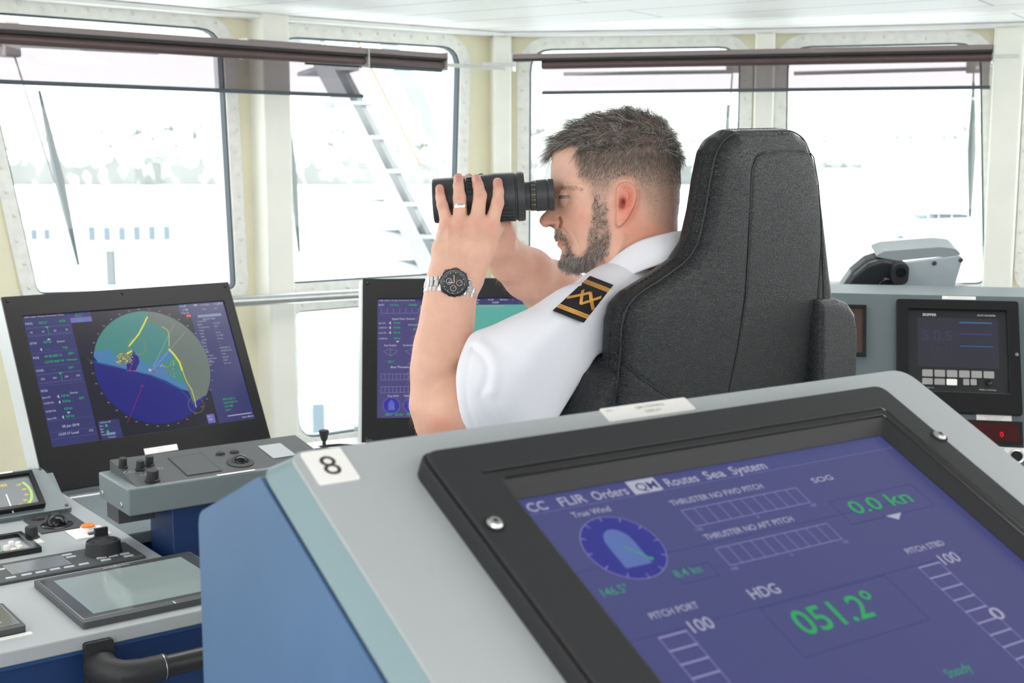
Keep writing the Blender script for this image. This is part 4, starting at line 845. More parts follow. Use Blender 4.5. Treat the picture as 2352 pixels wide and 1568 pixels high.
# ================================================================== SCULPTING TOOLS (distance fields -> meshes)
CM = Matrix.Translation(CAM) @ Matrix.Rotation(PI / 2 - PITCH, 4, 'X')
def lp(px, py, D): return np.array([(px - 1176) / FPX * D, -(py - 784) / FPX * D, -D], dtype=np.float32)
def smin(a, b, k): h = np.clip(.5 + .5 * (b - a) / k, 0, 1); return b * (1 - h) + a * h - k * h * (1 - h)
def smax(a, b, k): return -smin(-a, -b, k)
def cap(X, Y, Z, a, b, ra, rb):
    d = b - a; L2 = float(d @ d) + 1e-12; t = np.clip(((X - a[0]) * d[0] + (Y - a[1]) * d[1] + (Z - a[2]) * d[2]) / L2, 0, 1)
    return np.sqrt((X - a[0] - t * d[0]) ** 2 + (Y - a[1] - t * d[1]) ** 2 + (Z - a[2] - t * d[2]) ** 2) - (ra + (rb - ra) * t)
def chain(X, Y, Z, pts, k=.003):
    f = None
    for (a, ra), (b, rb) in zip(pts, pts[1:]):
        c = cap(X, Y, Z, a, b, ra, rb); f = c if f is None else smin(f, c, k)
    return f
def poly_sd(X, Y, P):                                           # signed distance, negative inside
    d = np.full(X.shape, 1e9, np.float32); ins = np.zeros(X.shape, bool); N = len(P)
    for i in range(N):
        ax, ay = P[i]; bx, by = P[(i + 1) % N]; ex, ey = bx - ax, by - ay; wx, wy = X - ax, Y - ay
        t = np.clip((wx * ex + wy * ey) / (ex * ex + ey * ey + 1e-12), 0, 1); d = np.minimum(d, (wx - ex * t) ** 2 + (wy - ey * t) ** 2)
        c = ((ay > Y) != (by > Y)) & (X < (bx - ax) * (Y - ay) / ((by - ay) if by != ay else 1e-9) + ax); ins ^= c
    d = np.sqrt(d); return np.where(ins, -d, d)
def segd(X, Y, P):
    d = np.full(X.shape, 1e9, np.float32)
    for (ax, ay), (bx, by) in zip(P, P[1:]):
        ex, ey = bx - ax, by - ay; wx, wy = X - ax, Y - ay; t = np.clip((wx * ex + wy * ey) / (ex * ex + ey * ey + 1e-12), 0, 1); d = np.minimum(d, np.hypot(wx - ex * t, wy - ey * t))
    return d
def surfnet(F, lo, hi, h, smooth=1):
    ax = [np.arange(lo[i], hi[i] + h, h, dtype=np.float32) for i in range(3)]
    X, Y, Z = np.meshgrid(*ax, indexing='ij'); V = F(X, Y, Z).astype(np.float32); del X, Y, Z
    V[V == 0] = 1e-7; S = V < 0; nx, ny, nz = V.shape
    c = [S[i:nx - 1 + i, j:ny - 1 + j, k:nz - 1 + k] for i in (0, 1) for j in (0, 1) for k in (0, 1)]
    cnt = sum(q.astype(np.int8) for q in c); act = (cnt > 0) & (cnt < 8); I, J, K = np.nonzero(act)
    idx = np.full(act.shape, -1, np.int32); idx[I, J, K] = np.arange(len(I))
    acc = np.zeros((len(I), 3)); n = np.zeros(len(I)); off = [(i, j, k) for i in (0, 1) for j in (0, 1) for k in (0, 1)]
    vals = {o: V[I + o[0], J + o[1], K + o[2]] for o in off}
    for o in off:
        for d in range(3):
            if o[d] == 0:
                o2 = list(o); o2[d] = 1; o2 = tuple(o2); a, b = vals[o], vals[o2]; m = (a < 0) != (b < 0); t = np.where(m, a / (a - b + 1e-20), 0)
                p = np.array(o, float)[None, :] + np.zeros((len(I), 3)); p[:, d] += t; acc[m] += p[m]; n[m] += 1
    P = np.stack([I, J, K], 1) + acc / np.maximum(n, 1)[:, None]; P = P * h + np.array(lo)
    faces = []
    for d in range(3):
        a, b = [(1, 2), (2, 0), (0, 1)][d]
        s0 = [slice(0, -1) if q == d else slice(1, -1) for q in range(3)]; s1 = [slice(1, None) if q == d else slice(1, -1) for q in range(3)]
        A = S[tuple(s0)]; B = S[tuple(s1)]; E_ = np.stack(np.nonzero(A != B), 1)
        if not len(E_): continue
        fl = A[tuple(E_.T)]; base = E_.copy(); base[:, a] += 1; base[:, b] += 1
        def cell(da, db): q = base.copy(); q[:, a] -= da; q[:, b] -= db; return idx[q[:, 0], q[:, 1], q[:, 2]]
        q = np.stack([cell(1, 1), cell(0, 1), cell(0, 0), cell(1, 0)], 1); q[~fl] = q[~fl][:, ::-1]; faces.append(q)
    Fq = np.concatenate(faces); Fq = Fq[(Fq >= 0).all(1)]
    for _ in range(smooth):
        s_ = np.zeros_like(P); m_ = np.zeros(len(P))
        for i in range(4):
            j = (i + 1) % 4
            np.add.at(s_, Fq[:, i], P[Fq[:, j]]); np.add.at(s_, Fq[:, j], P[Fq[:, i]]); np.add.at(m_, Fq[:, i], 1); np.add.at(m_, Fq[:, j], 1)
        P = P * .4 + .6 * s_ / np.maximum(m_, 1)[:, None]
    return P, Fq
def to_world(P, M): R = np.array(M); return P @ R[:3, :3].T + R[:3, 3]
def np_mesh(name, P, Fq, m, parent=None, cols=None, loc=None):
    me = bpy.data.meshes.new(name); me.vertices.add(len(P)); me.vertices.foreach_set('co', P.astype(np.float32).ravel())
    k = Fq.shape[1]; me.loops.add(Fq.size); me.loops.foreach_set('vertex_index', Fq.astype(np.int32).ravel()); me.polygons.add(len(Fq))
    me.polygons.foreach_set('loop_start', np.arange(len(Fq), dtype=np.int32) * k); me.polygons.foreach_set('use_smooth', np.ones(len(Fq), bool)); me.update(calc_edges=True); me.validate()
    me.materials.append(m)
    if cols is not None:
        at = me.color_attributes.new('tone', 'FLOAT_COLOR', 'POINT'); c = np.ones((len(P), 4), np.float32); c[:, :3] = cols; at.data.foreach_set('color', c.ravel())
    o = bpy.data.objects.new(name, me); COL.objects.link(o)
    if parent: o.parent = parent
    return o
def lin(h): return np.array(srgb(h), dtype=np.float32)
def proj(P):                                                    # camera-space metres -> photo pixels
    D = -P[:, 2]; return 1176 + P[:, 0] / D * FPX, 784 - P[:, 1] / D * FPX
# ================================================================== CAPTAIN CHAIR
FCH = Frame(atD(1660, 600, 1.95), 45, 97)
chair = empty('captain_chair', Vector((.34, 2.03, 0)), label='high backed black leather captain chair with the seated officer', cat='chair')
CI = Matrix.Translation(-Vector((.34, 2.03, 0)))
out_px = [(1702, 302), (1830, 299), (1860, 318), (1880, 372), (1893, 450), (1904, 540), (1915, 640), (1922, 700), (1921, 760), (1912, 850), (1896, 1010), (1409, 1010), (1420, 930), (1434, 835), (1438, 752), (1450, 706), (1476, 676), (1530, 642), (1588, 600), (1614, 560), (1630, 490), (1641, 420), (1655, 352), (1672, 322)]
outl = FCH.uvs(out_px); seamA = FCH.uvs([(1872, 700), (1884, 560), (1884, 500), (1878, 420), (1868, 360), (1860, 351), (1750, 353), (1732, 362), (1722, 390), (1712, 580), (1706, 680), (1690, 790), (1672, 880), (1655, 960)])
seamB = FCH.uvs([(1885, 560), (1887, 660), (1886, 760), (1878, 850), (1860, 960)]); seamC = FCH.uvs([(1434, 835), (1462, 862), (1500, 890), (1560, 930)]); seamD = FCH.uvs([(1434, 832), (1424, 900), (1412, 1000)])
TH = .052
def chairF(X, Y, Z):
    x2, y2 = X[:, :, 0], Y[:, :, 0]; d2 = poly_sd(x2, y2, outl)[:, :, None]
    r = .022; zc = -TH / 2; a = d2 + r; b = np.abs(Z - zc) - TH / 2 + r
    # front edge rolls inward more than the back edge
    f = np.minimum(np.maximum(a, b), 0) + np.sqrt(np.maximum(a, 0) ** 2 + np.maximum(b, 0) ** 2) - r
    dd = np.clip(-d2, 0, .12); puff = .006 * (1 - np.exp(-dd / .03)); f = f - puff
    g = np.zeros_like(d2)
    for S_, dep in ((seamA, .0022), (seamB, .0022), (seamC, .0022)): g = g + dep * np.exp(-(segd(x2, y2, S_)[:, :, None] / .0022) ** 2)
    f = f + g * (Z > zc)
    sideg = .0028 * np.exp(-((Z + .010) / .0018) ** 2) + 0
    f = f + sideg * (d2 > -.02)
    return f
us = [p[0] for p in outl]; vs_ = [p[1] for p in outl]
P_, Q_ = surfnet(chairF, (min(us) - .02, min(vs_) - .02, -TH - .03), (max(us) + .02, max(vs_) + .02, .03), .0028, 1)
def local(P, M): return to_world(P, CI @ M)
np_mesh('backrest', local(P_, FCH.M), Q_, leather, chair)
# lower bolster beside the sitter
lowp = FCH.uvs([(1470, 842), (1456, 832), (1444, 838), (1404, 880), (1366, 968), (1366, 1040), (1460, 1040)])
def bolF(X, Y, Z):
    d2 = poly_sd(X[:, :, 0], Y[:, :, 0], lowp)[:, :, None]; r = .018; a = d2 + r; b = np.abs(Z + .050) - .042 + r
    return np.minimum(np.maximum(a, b), 0) + np.sqrt(np.maximum(a, 0) ** 2 + np.maximum(b, 0) ** 2) - r
us = [p[0] for p in lowp]; vs_ = [p[1] for p in lowp]
P_, Q_ = surfnet(bolF, (min(us) - .02, min(vs_) - .02, -.11), (max(us) + .02, max(vs_) + .02, .0), .003, 1); np_mesh('side_bolster', local(P_, FCH.M), Q_, leather, chair)
# piping along the seams
def piping(pts, z, r=.0012, name='piping', dash=0):
    m = MB(); W_ = [FCH.P(p[0], p[1], z) for p in pts]
    if dash:
        fine = []
        for a, b in zip(W_, W_[1:]):
            n_ = max(1, int((b - a).length / dash)); fine += [a.lerp(b, k / n_) for k in range(n_)]
        for k in range(0, len(fine) - 1): m.tube([fine[k].lerp(fine[k + 1], .12), fine[k].lerp(fine[k + 1], .78)], r, 5)
    else: m.tube(W_, r, 6)
    o = m.build(name, leather2, None); o.parent = chair; o.matrix_parent_inverse = CI; return o
sil = roundpoly(outl, .02, 4); sil = sil + [sil[0]]
def pz(p): return .006 * (1 - math.exp(-float(-poly_sd(np.array([[p[0]]]), np.array([[p[1]]]), outl)[0, 0]) / .03))
def seampipe(S_, r=.0009):
    S_ = [S_[0]] + S_[1:]; o = MB().tube([FCH.P(p[0], p[1], pz(p) - .0008) for p in S_], r, 6).build('piping', leather2, None); o.parent = chair; o.matrix_parent_inverse = CI
for S_ in (seamA, seamB, seamC): seampipe(S_)
edge_ = roundpoly(outl, .03, 5); edge_ = offset(edge_, -.0012); piping(edge_ + [edge_[0]], -.0095, .0014)
edge_ = offset(roundpoly(outl, .03, 5), .0003); piping(edge_, -.029, .0007, 'stitching', .007)
# armrest, seat, pedestal
FA = Frame(atD(1930, 780, 2.2), 45, 90)
ap = FA.uvs([(1880, 686), (1925, 684), (1950, 694), (1966, 718), (1972, 760), (1970, 860), (1962, 1000), (1880, 1000)])
def armF(X, Y, Z):
    d2 = poly_sd(X[:, :, 0], Y[:, :, 0], ap)[:, :, None]; r = .016; a = d2 + r; b = np.abs(Z + .02) - .024 + r
    f = np.minimum(np.maximum(a, b), 0) + np.sqrt(np.maximum(a, 0) ** 2 + np.maximum(b, 0) ** 2) - r
    return f + .0015 * np.exp(-((d2 + .008) / .0012) ** 2)
us = [p[0] for p in ap]; vs_ = [p[1] for p in ap]
P_, Q_ = surfnet(armF, (min(us) - .01, min(vs_) - .01, -.06), (max(us) + .01, max(vs_) + .01, .015), .0025, 1); np_mesh('armrest', local(P_, FA.M), Q_, leather, chair)
fw = Vector((-.707, .707, 0)); sd_ = Vector((.707, .707, 0)); base = Vector((.34, 2.03, 0)) 
FSt = Matrix((( .707, -.707, 0, base.x), (.707, .707, 0, base.y), (0, 0, 1, 0), (0, 0, 0, 1)))    # x across, y forward, z up
def seatF(X, Y, Z):
    qx = np.abs(X) - .22; qy = np.abs(Y - .24) - .22; qz = np.abs(Z - .70) - .05; r = .04
    return np.sqrt(np.maximum(qx + r, 0) ** 2 + np.maximum(qy + r, 0) ** 2 + np.maximum(qz + r, 0) ** 2) + np.minimum(np.maximum(np.maximum(qx + r, qy + r), qz + r), 0) - r
P_, Q_ = surfnet(seatF, (-.26, -.02, .62), (.26, .5, .78), .008, 1); np_mesh('seat', to_world(P_, CI @ FSt), Q_, leather, chair)
def seatobj(m, name, mt, bev=.003): o = m.build(name, mt, None, bevel=bev); o.parent = chair; o.matrix_parent_inverse = CI; o.matrix_world = FSt; return o
o = MB().lathe([(.24, .001), (.24, .02), (.07, .05), (.055, .06), (.055, .60), (.09, .64), (.09, .655)], 28, (0, .22, 0)).build('pedestal', steel, None); o.parent = chair; o.matrix_parent_inverse = CI; o.matrix_basis = FSt
o = MB().box(-.16, .16, -.035, .03, .60, .98).build('back_bracket', blackm, None, bevel=.005); o.parent = chair; o.matrix_parent_inverse = CI; o.matrix_basis = FSt
# ================================================================== THE OFFICER
person = empty('person', Vector((.2, 2.06, 0)), label='person in white short-sleeved uniform shirt looking through binoculars, seated in black chair', cat='person')
PI_ = Matrix.Translation(-Vector((.2, 2.06, 0))); PW = PI_ @ CM
D0 = 2.03; KX = D0 / FPX
def cp(x, y, w=0.0): s = (D0 - w) / D0; return (1176 + (x - 1176) * s, 784 + (y - 784) * s)     # photo pixel of a point w metres nearer than the head's middle plane
face = [(1269, 352), (1266, 378), (1266, 400), (1263, 420), (1264, 432), (1270, 446), (1271, 458), (1264, 470), (1257, 481), (1249, 489), (1242, 497), (1239, 505), (1240, 513), (1246, 520), (1254, 522), (1263, 522), (1272, 524), (1274, 527), (1273, 537), (1275, 546), (1276, 551), (1281, 555), (1279, 561), (1283, 568), (1290, 573), (1290, 580), (1287, 589), (1287, 600), (1293, 609), (1304, 615), (1320, 617), (1340, 616), (1356, 624), (1368, 645), (1378, 690), (1390, 760), (1515, 760), (1518, 645), (1544, 585), (1556, 545), (1556, 500), (1560, 460), (1562, 420), (1560, 380), (1552, 340), (1532, 302), (1500, 274), (1460, 262), (1410, 262), (1360, 276), (1315, 300), (1283, 326)]
ctrl = [(1245, 506, 12, 5), (1254, 502, 14, 7), (1250, 516, 12, 5), (1268, 516, 17, 6), (1272, 510, 18, 12), (1262, 488, 8, 9), (1268, 462, 8, 11), (1275, 455, 13, 14), (1288, 455, 29, 20), (1300, 455, 42, 24), (1318, 455, 57, 30), (1345, 455, 66, 40), (1272, 425, 34, 34), (1300, 425, 52, 36), (1330, 425, 63, 45), (1272, 385, 36, 50), (1290, 350, 52, 60), (1330, 340, 66, 70), (1400, 330, 75, 75), (1470, 330, 76, 75), (1530, 370, 74, 75), (1440, 400, 77, 75), (1400, 450, 73, 70), (1440, 470, 73, 70), (1500, 450, 74, 72), (1540, 480, 64, 60), (1285, 500, 25, 18), (1296, 500, 40, 22), (1320, 500, 57, 34), (1350, 500, 65, 45), (1380, 520, 67, 50), (1284, 535, 20, 18), (1300, 530, 36, 22), (1330, 540, 52, 34), (1360, 560, 59, 40), (1395, 570, 62, 40), (1290, 560, 17, 16), (1306, 560, 31, 22), (1292, 596, 15, 18), (1310, 596, 28, 22), (1340, 600, 42, 26), (1370, 600, 53, 34), (1410, 620, 58, 50), (1460, 560, 64, 60), (1460, 640, 60, 60), (1450, 740, 62, 60), (1530, 560, 58, 58), (1520, 640, 60, 60), (1540, 740, 66, 60)]
CP_ = np.array([cp(x, y, w / 1000) for x, y, w, r in ctrl]); CWv = np.array([w / 1000 for x, y, w, r in ctrl]); CRv = np.array([r / 1000 for x, y, w, r in ctrl])
def tps(val):
    P = CP_ / 100; n = len(P); d = np.sqrt(((P[:, None] - P[None]) ** 2).sum(-1)); K_ = np.where(d > 0, d ** 2 * np.log(d + 1e-9), 0) + np.eye(n) * .004
    A = np.zeros((n + 3, n + 3)); A[:n, :n] = K_; A[:n, n] = 1; A[:n, n + 1:] = P; A[n, :n] = 1; A[n + 1:, :n] = P.T
    s = np.linalg.solve(A, np.concatenate([val, [0, 0, 0]]))
    def ev(x, y):
        x = x / 100; y = y / 100; r = s[n] + s[n + 1] * x + s[n + 2] * y
        for i in range(n): q = np.sqrt((x - P[i, 0]) ** 2 + (y - P[i, 1]) ** 2) + 1e-9; r = r + s[i] * q * q * np.log(q)
        return r
    return ev
capW, capR = tps(CWv), tps(CRv)
def G2(x, y, cx, cy, s, s2=None): return np.exp(-((x - cx) / s) ** 2 - ((y - cy) / (s2 or s)) ** 2)
def GL(x, y, P, s): return np.exp(-(segd(x, y, P) / s) ** 2)
ear_px = [(1416, 428), (1424, 420), (1437, 416), (1450, 420), (1459, 432), (1463, 448), (1459, 472), (1450, 490), (1440, 506), (1430, 518), (1421, 522), (1414, 517), (1412, 505), (1414, 485), (1412, 460)]
earP = [cp(x, y, .085) for x, y in ear_px]
def headW(x, y):                                                # half width of the head at a point of its profile
    d = -poly_sd(x, y, face) * KX
    W_ = np.clip(capW(x, y), .004, .080); R_ = np.clip(capR(x, y), .008, .08)
    t = np.clip(d / R_, 0, 1); g = np.sqrt(np.maximum(1 - (1 - t) ** 2, 0)); W_ = W_ * g
    c = lambda X, Y, w: cp(X, Y, w)
    def line(pts, w): return [cp(a, b, w) for a, b in pts]
    W_ = W_ + .0045 * G2(x, y, *c(1274, 511, .02), 9) - .0090 * GL(x, y, line([(1285, 499), (1289, 510), (1286, 521)], .022), 2.6)
    W_ = W_ - .009 * GL(x, y, line([(1261, 519), (1274, 518)], .014), 2.2)
    W_ = W_ - .0032 * GL(x, y, line([(1288, 518), (1300, 532), (1308, 545), (1314, 562)], .035), 3.0) - .0016 * GL(x, y, line([(1316, 535), (1326, 556), (1332, 574)], .045), 2.2)
    W_ = W_ - .004 * GL(x, y, line([(1279, 554), (1290, 554), (1303, 557)], .02), 1.8) + .0018 * G2(x, y, *c(1291, 561, .02), 9, 4)
    W_ = W_ + .003 * GL(x, y, line([(1275, 430), (1300, 426), (1330, 430)], .045), 7) + .0025 * G2(x, y, *c(1330, 486, .06), 24, 16)
    W_ = W_ - .0015 * G2(x, y, *c(1345, 520, .06), 22, 22) - .004 * G2(x, y, *c(1290, 450, .035), 12, 9)
    W_ = W_ + .0012 * GL(x, y, line([(1322, 452), (1334, 446)], .058), 3) - .0012 * GL(x, y, line([(1318, 456), (1332, 462)], .058), 2)
    W_ = W_ + .004 * GL(x, y, line([(1430, 545), (1400, 620), (1385, 650)], .06), 10)
    # ear
    de = -poly_sd(x, y, earP); s = np.clip(de / 2.5, 0, 1); s = s * s * (3 - 2 * s)
    ex, ey = cp(1414, 470, .085); hgt = .004 + .00030 * np.clip(x - ex, 0, 50)
    rim = .0035 * np.exp(-((de - 4.0) / 3.0) ** 2) * (x > ex + 4 - 2)
    con = line([(1436, 432), (1447, 436), (1449, 452), (1443, 468)], .09); deep = -.0060 * GL(x, y, con, 3.4) - .016 * G2(x, y, *c(1431, 466, .09), 6.5, 11) - .004 * G2(x, y, *c(1432, 447, .09), 5, 12)
    trag = .006 * G2(x, y, *c(1421, 466, .085), 4, 7); lobe = .002 * G2(x, y, *c(1424, 508, .085), 8, 9)
    W_ = W_ + s * (hgt + rim + deep + trag + lobe) - .002 * GL(x, y, line([(1466, 440), (1463, 478), (1440, 515)], .08), 4)
    return W_, d
EYE_C = cp(1303, 455, .033)
def headF(X, Y, Z):
    x = 1176 + X[:, :, 0] / KX; y = 784 - Y[:, :, 0] / KX; W_, d = headW(x, y); aw = np.abs(Z + D0)
    f = aw - W_[:, :, None]; outd = np.maximum(-d, 0)[:, :, None]
    f = np.where(outd > 0, np.sqrt(aw ** 2 + outd ** 2 * 1.0) * 1.0, f); f = np.clip(f, -.01, .01) * .5
    ex, ey = (EYE_C[0] - 1176) * KX, (784 - EYE_C[1]) * KX
    r = np.sqrt((X - ex) ** 2 + (Y - ey) ** 2 + (aw - .033) ** 2); f = smin(f, (r - .0142) * .5, .0022)
    el = (Y - ey); slit = smax(np.abs(el - .0008) - .0018, X - (ex + .003), .002); slit = np.maximum(slit, r - .0165)
    return smax(f, -slit * .5, .0012)
x0, y0, z0_ = lp(1222, 770, D0); x1, y1, _ = lp(1600, 240, D0)
HP, HQ = surfnet(headF, ((1222 - 1176) * KX, (784 - 742) * KX, -D0 - .112), ((1592 - 1176) * KX, (784 - 246) * KX, -D0 + .112), .0015, 2)
# ---- arms and hands
def near(px, py, D, r): return (lp(px, py, D), r)
fl = {'pinky': [(1029, 519, 1.936, .0105), (1016, 471, 1.934, .0082), (1012, 453, 1.938, .0072), (1010, 433, 1.948, .0067)],
      'ring': [(1057, 512, 1.926, .0110), (1055.5, 454, 1.932, .0096), (1053, 427, 1.940, .0080), (1053, 409, 1.955, .0074)],
      'middle': [(1095, 510, 1.922, .0112), (1103, 449, 1.930, .0098), (1098, 425, 1.940, .0080), (1094, 411, 1.957, .0074)],
      'index': [(1128, 518, 1.928, .0108), (1143, 466, 1.930, .0094), (1145, 440, 1.935, .0080), (1143, 419, 1.945, .0075)]}
def larmF(X, Y, Z):
    f = chain(X, Y, Z, [near(1012, 962, 1.885, .030), near(1006, 930, 1.885, .037), near(1012, 850, 1.885, .0395), near(1020, 790, 1.887, .0385), near(1029, 720, 1.892, .0345), near(1035, 670, 1.896, .0320), near(1043, 628, 1.900, .0305)], .02)
    f = smin(f, chain(X, Y, Z, [near(1020, 945, 1.872, .034), near(1052, 948, 1.850, .036), near(1075, 950, 1.85, .036)], .02), .015)
    f = smin(f, chain(X, Y, Z, [near(1006, 972, 1.885, .0275), near(1004, 985, 1.885, .026)], .01), .015)
    f = smin(f, chain(X, Y, Z, [near(1012, 965, 1.885, .034), near(1070, 940, 1.868, .0475), near(1170, 893, 1.857, .048)], .02), .012)
    palm = None
    wr = [(1022, 640, 1.898, .023), (1040, 640, 1.896, .024), (1058, 640, 1.896, .024), (1078, 635, 1.900, .0225)]
    mid = [(1020, 575, 1.915, .0165), (1046, 570, 1.908, .0170), (1075, 570, 1.906, .0175), (1106, 570, 1.912, .0165)]
    for (k, fp), w, md in zip(fl.items(), wr, mid):
        c = chain(X, Y, Z, [near(*w), near(*md), near(fp[0][0], fp[0][1] + 6, fp[0][2] + .004, .0145)], .01); palm = c if palm is None else smin(palm, c, .010)
    f = smin(f, palm, .016)
    th = chain(X, Y, Z, [near(1082, 610, 1.912, .020), near(1108, 565, 1.925, .0170), near(1128, 538, 1.945, .0125), near(1138, 526, 1.972, .0105), near(1128, 520, 1.998, .0095)], .006); f = smin(f, th, .012)
    for k, fp in fl.items():
        f = smin(f, chain(X, Y, Z, [near(*q) for q in fp], .003), .0045)
        f = smin(f, np.sqrt(((X - lp(*fp[0][:3])[0]) ** 2 + (Y - lp(*fp[0][:3])[1]) ** 2 + (Z - lp(*fp[0][:3])[2]) ** 2)) - .0118, .006)
    # tendons and veins on the back of the hand
    px = 1176 + X / -Z * FPX; py = 784 - Y / -Z * FPX; front = (Z > -1.92)
    td = 0
    for P_ in ([(1029, 522), (1030, 600)], [(1058, 515), (1047, 610)], [(1095, 515), (1062, 610)], [(1128, 522), (1080, 600)]):
        ax, ay = P_[0]; bx, by = P_[1]; t = np.clip(((px - ax) * (bx - ax) + (py - ay) * (by - ay)) / ((bx - ax) ** 2 + (by - ay) ** 2), 0, 1); td = td + .0011 * np.exp(-(((px - ax - t * (bx - ax)) ** 2 + (py - ay - t * (by - ay)) ** 2) / 22))
    f = f - td * front
    for k, fp in fl.items():                                    # nails, set into the finger ends
        q = lp(fp[3][0] + (3 if k in ('index', 'middle') else 0), fp[3][1] - 1, fp[3][2] - .0070); r = np.sqrt(((X - q[0]) / .0052) ** 2 + ((Y - q[1]) / .0062) ** 2 + ((Z - q[2]) / .0022) ** 2)
        f = smax(f, -(r - 1) * .0008, .0006) if False else f + .0005 * np.exp(-((r - 1.25) / .18) ** 2)
        q = lp(*fp[1][:3]); f = f + .0004 * np.sin((Y - q[1]) / .0009) * np.exp(-((Y - q[1]) / .003) ** 2) * np.exp(-((X - q[0]) / .006) ** 2)
    return f
lo = lp(940, 1040, 1.99); hi = lp(1190, 392, 1.80); A_, B_ = np.minimum(lo, lp(940, 392, 1.99)), 0
LP_, LQ = surfnet(larmF, (-.152, -.165, -2.015), (.012, .258, -1.78), .0017, 1)
fr_ = {'a': [(1058, 520), (1056, 452), (1054, 412)], 'b': [(1082, 520), (1079, 450), (1077, 409)], 'c': [(1106, 520), (1104, 450), (1104, 410)], 'd': [(1130, 522), (1130, 458), (1128, 418)]}
def rarmF(X, Y, Z):
    f = chain(X, Y, Z, [near(1148, 556, 2.085, .020), near(1172, 600, 2.13, .0315), near(1212, 628, 2.17, .040), near(1262, 662, 2.22, .0445), near(1310, 688, 2.26, .044)], .02)
    f = smin(f, chain(X, Y, Z, [near(1310, 690, 2.26, .043), near(1400, 745, 2.24, .05), near(1500, 760, 2.2, .052)], .02), .02)
    palm = None
    for k, ps in fr_.items():
        c = chain(X, Y, Z, [near(1145, 570, 2.10, .018), near((ps[0][0] + 1145) / 2, 545, 2.112, .015), near(ps[0][0], ps[0][1], 2.112, .0125)], .008); palm = c if palm is None else smin(palm, c, .010)
    palm = smin(palm, chain(X, Y, Z, [near(1150, 568, 2.095, .022), near(1152, 530, 2.095, .019), near(1120, 535, 2.10, .017)], .01), .012)
    f = smin(f, palm, .02)
    f = smin(f, chain(X, Y, Z, [near(1158, 566, 2.075, .0185), near(1164, 540, 2.06, .0145), near(1158, 520, 2.045, .0115), near(1140, 514, 2.03, .0100)], .005), .010)
    for k, ps in fr_.items(): f = smin(f, chain(X, Y, Z, [near(*ps[0], 2.112, .0105), near(*ps[1], 2.108, .0092), near(ps[2][0], ps[2][1] + 8, 2.095, .008), near(*ps[2], 2.078, .0078)], .004), .0045)
    return f
RP, RQ = surfnet(rarmF, (-.105, -.05, -2.34), (.26, .275, -1.99), .0024, 1)
def camplane(v, o): q = CM.inverted().to_3x3() @ v; w0 = CM.inverted() @ o; return (q.x, q.y, q.z, -q.dot(w0))
CU, CUu, CUv = camplane(FCH.n, FCH.o), camplane(FCH.u, FCH.o), camplane(FCH.v, FCH.o)
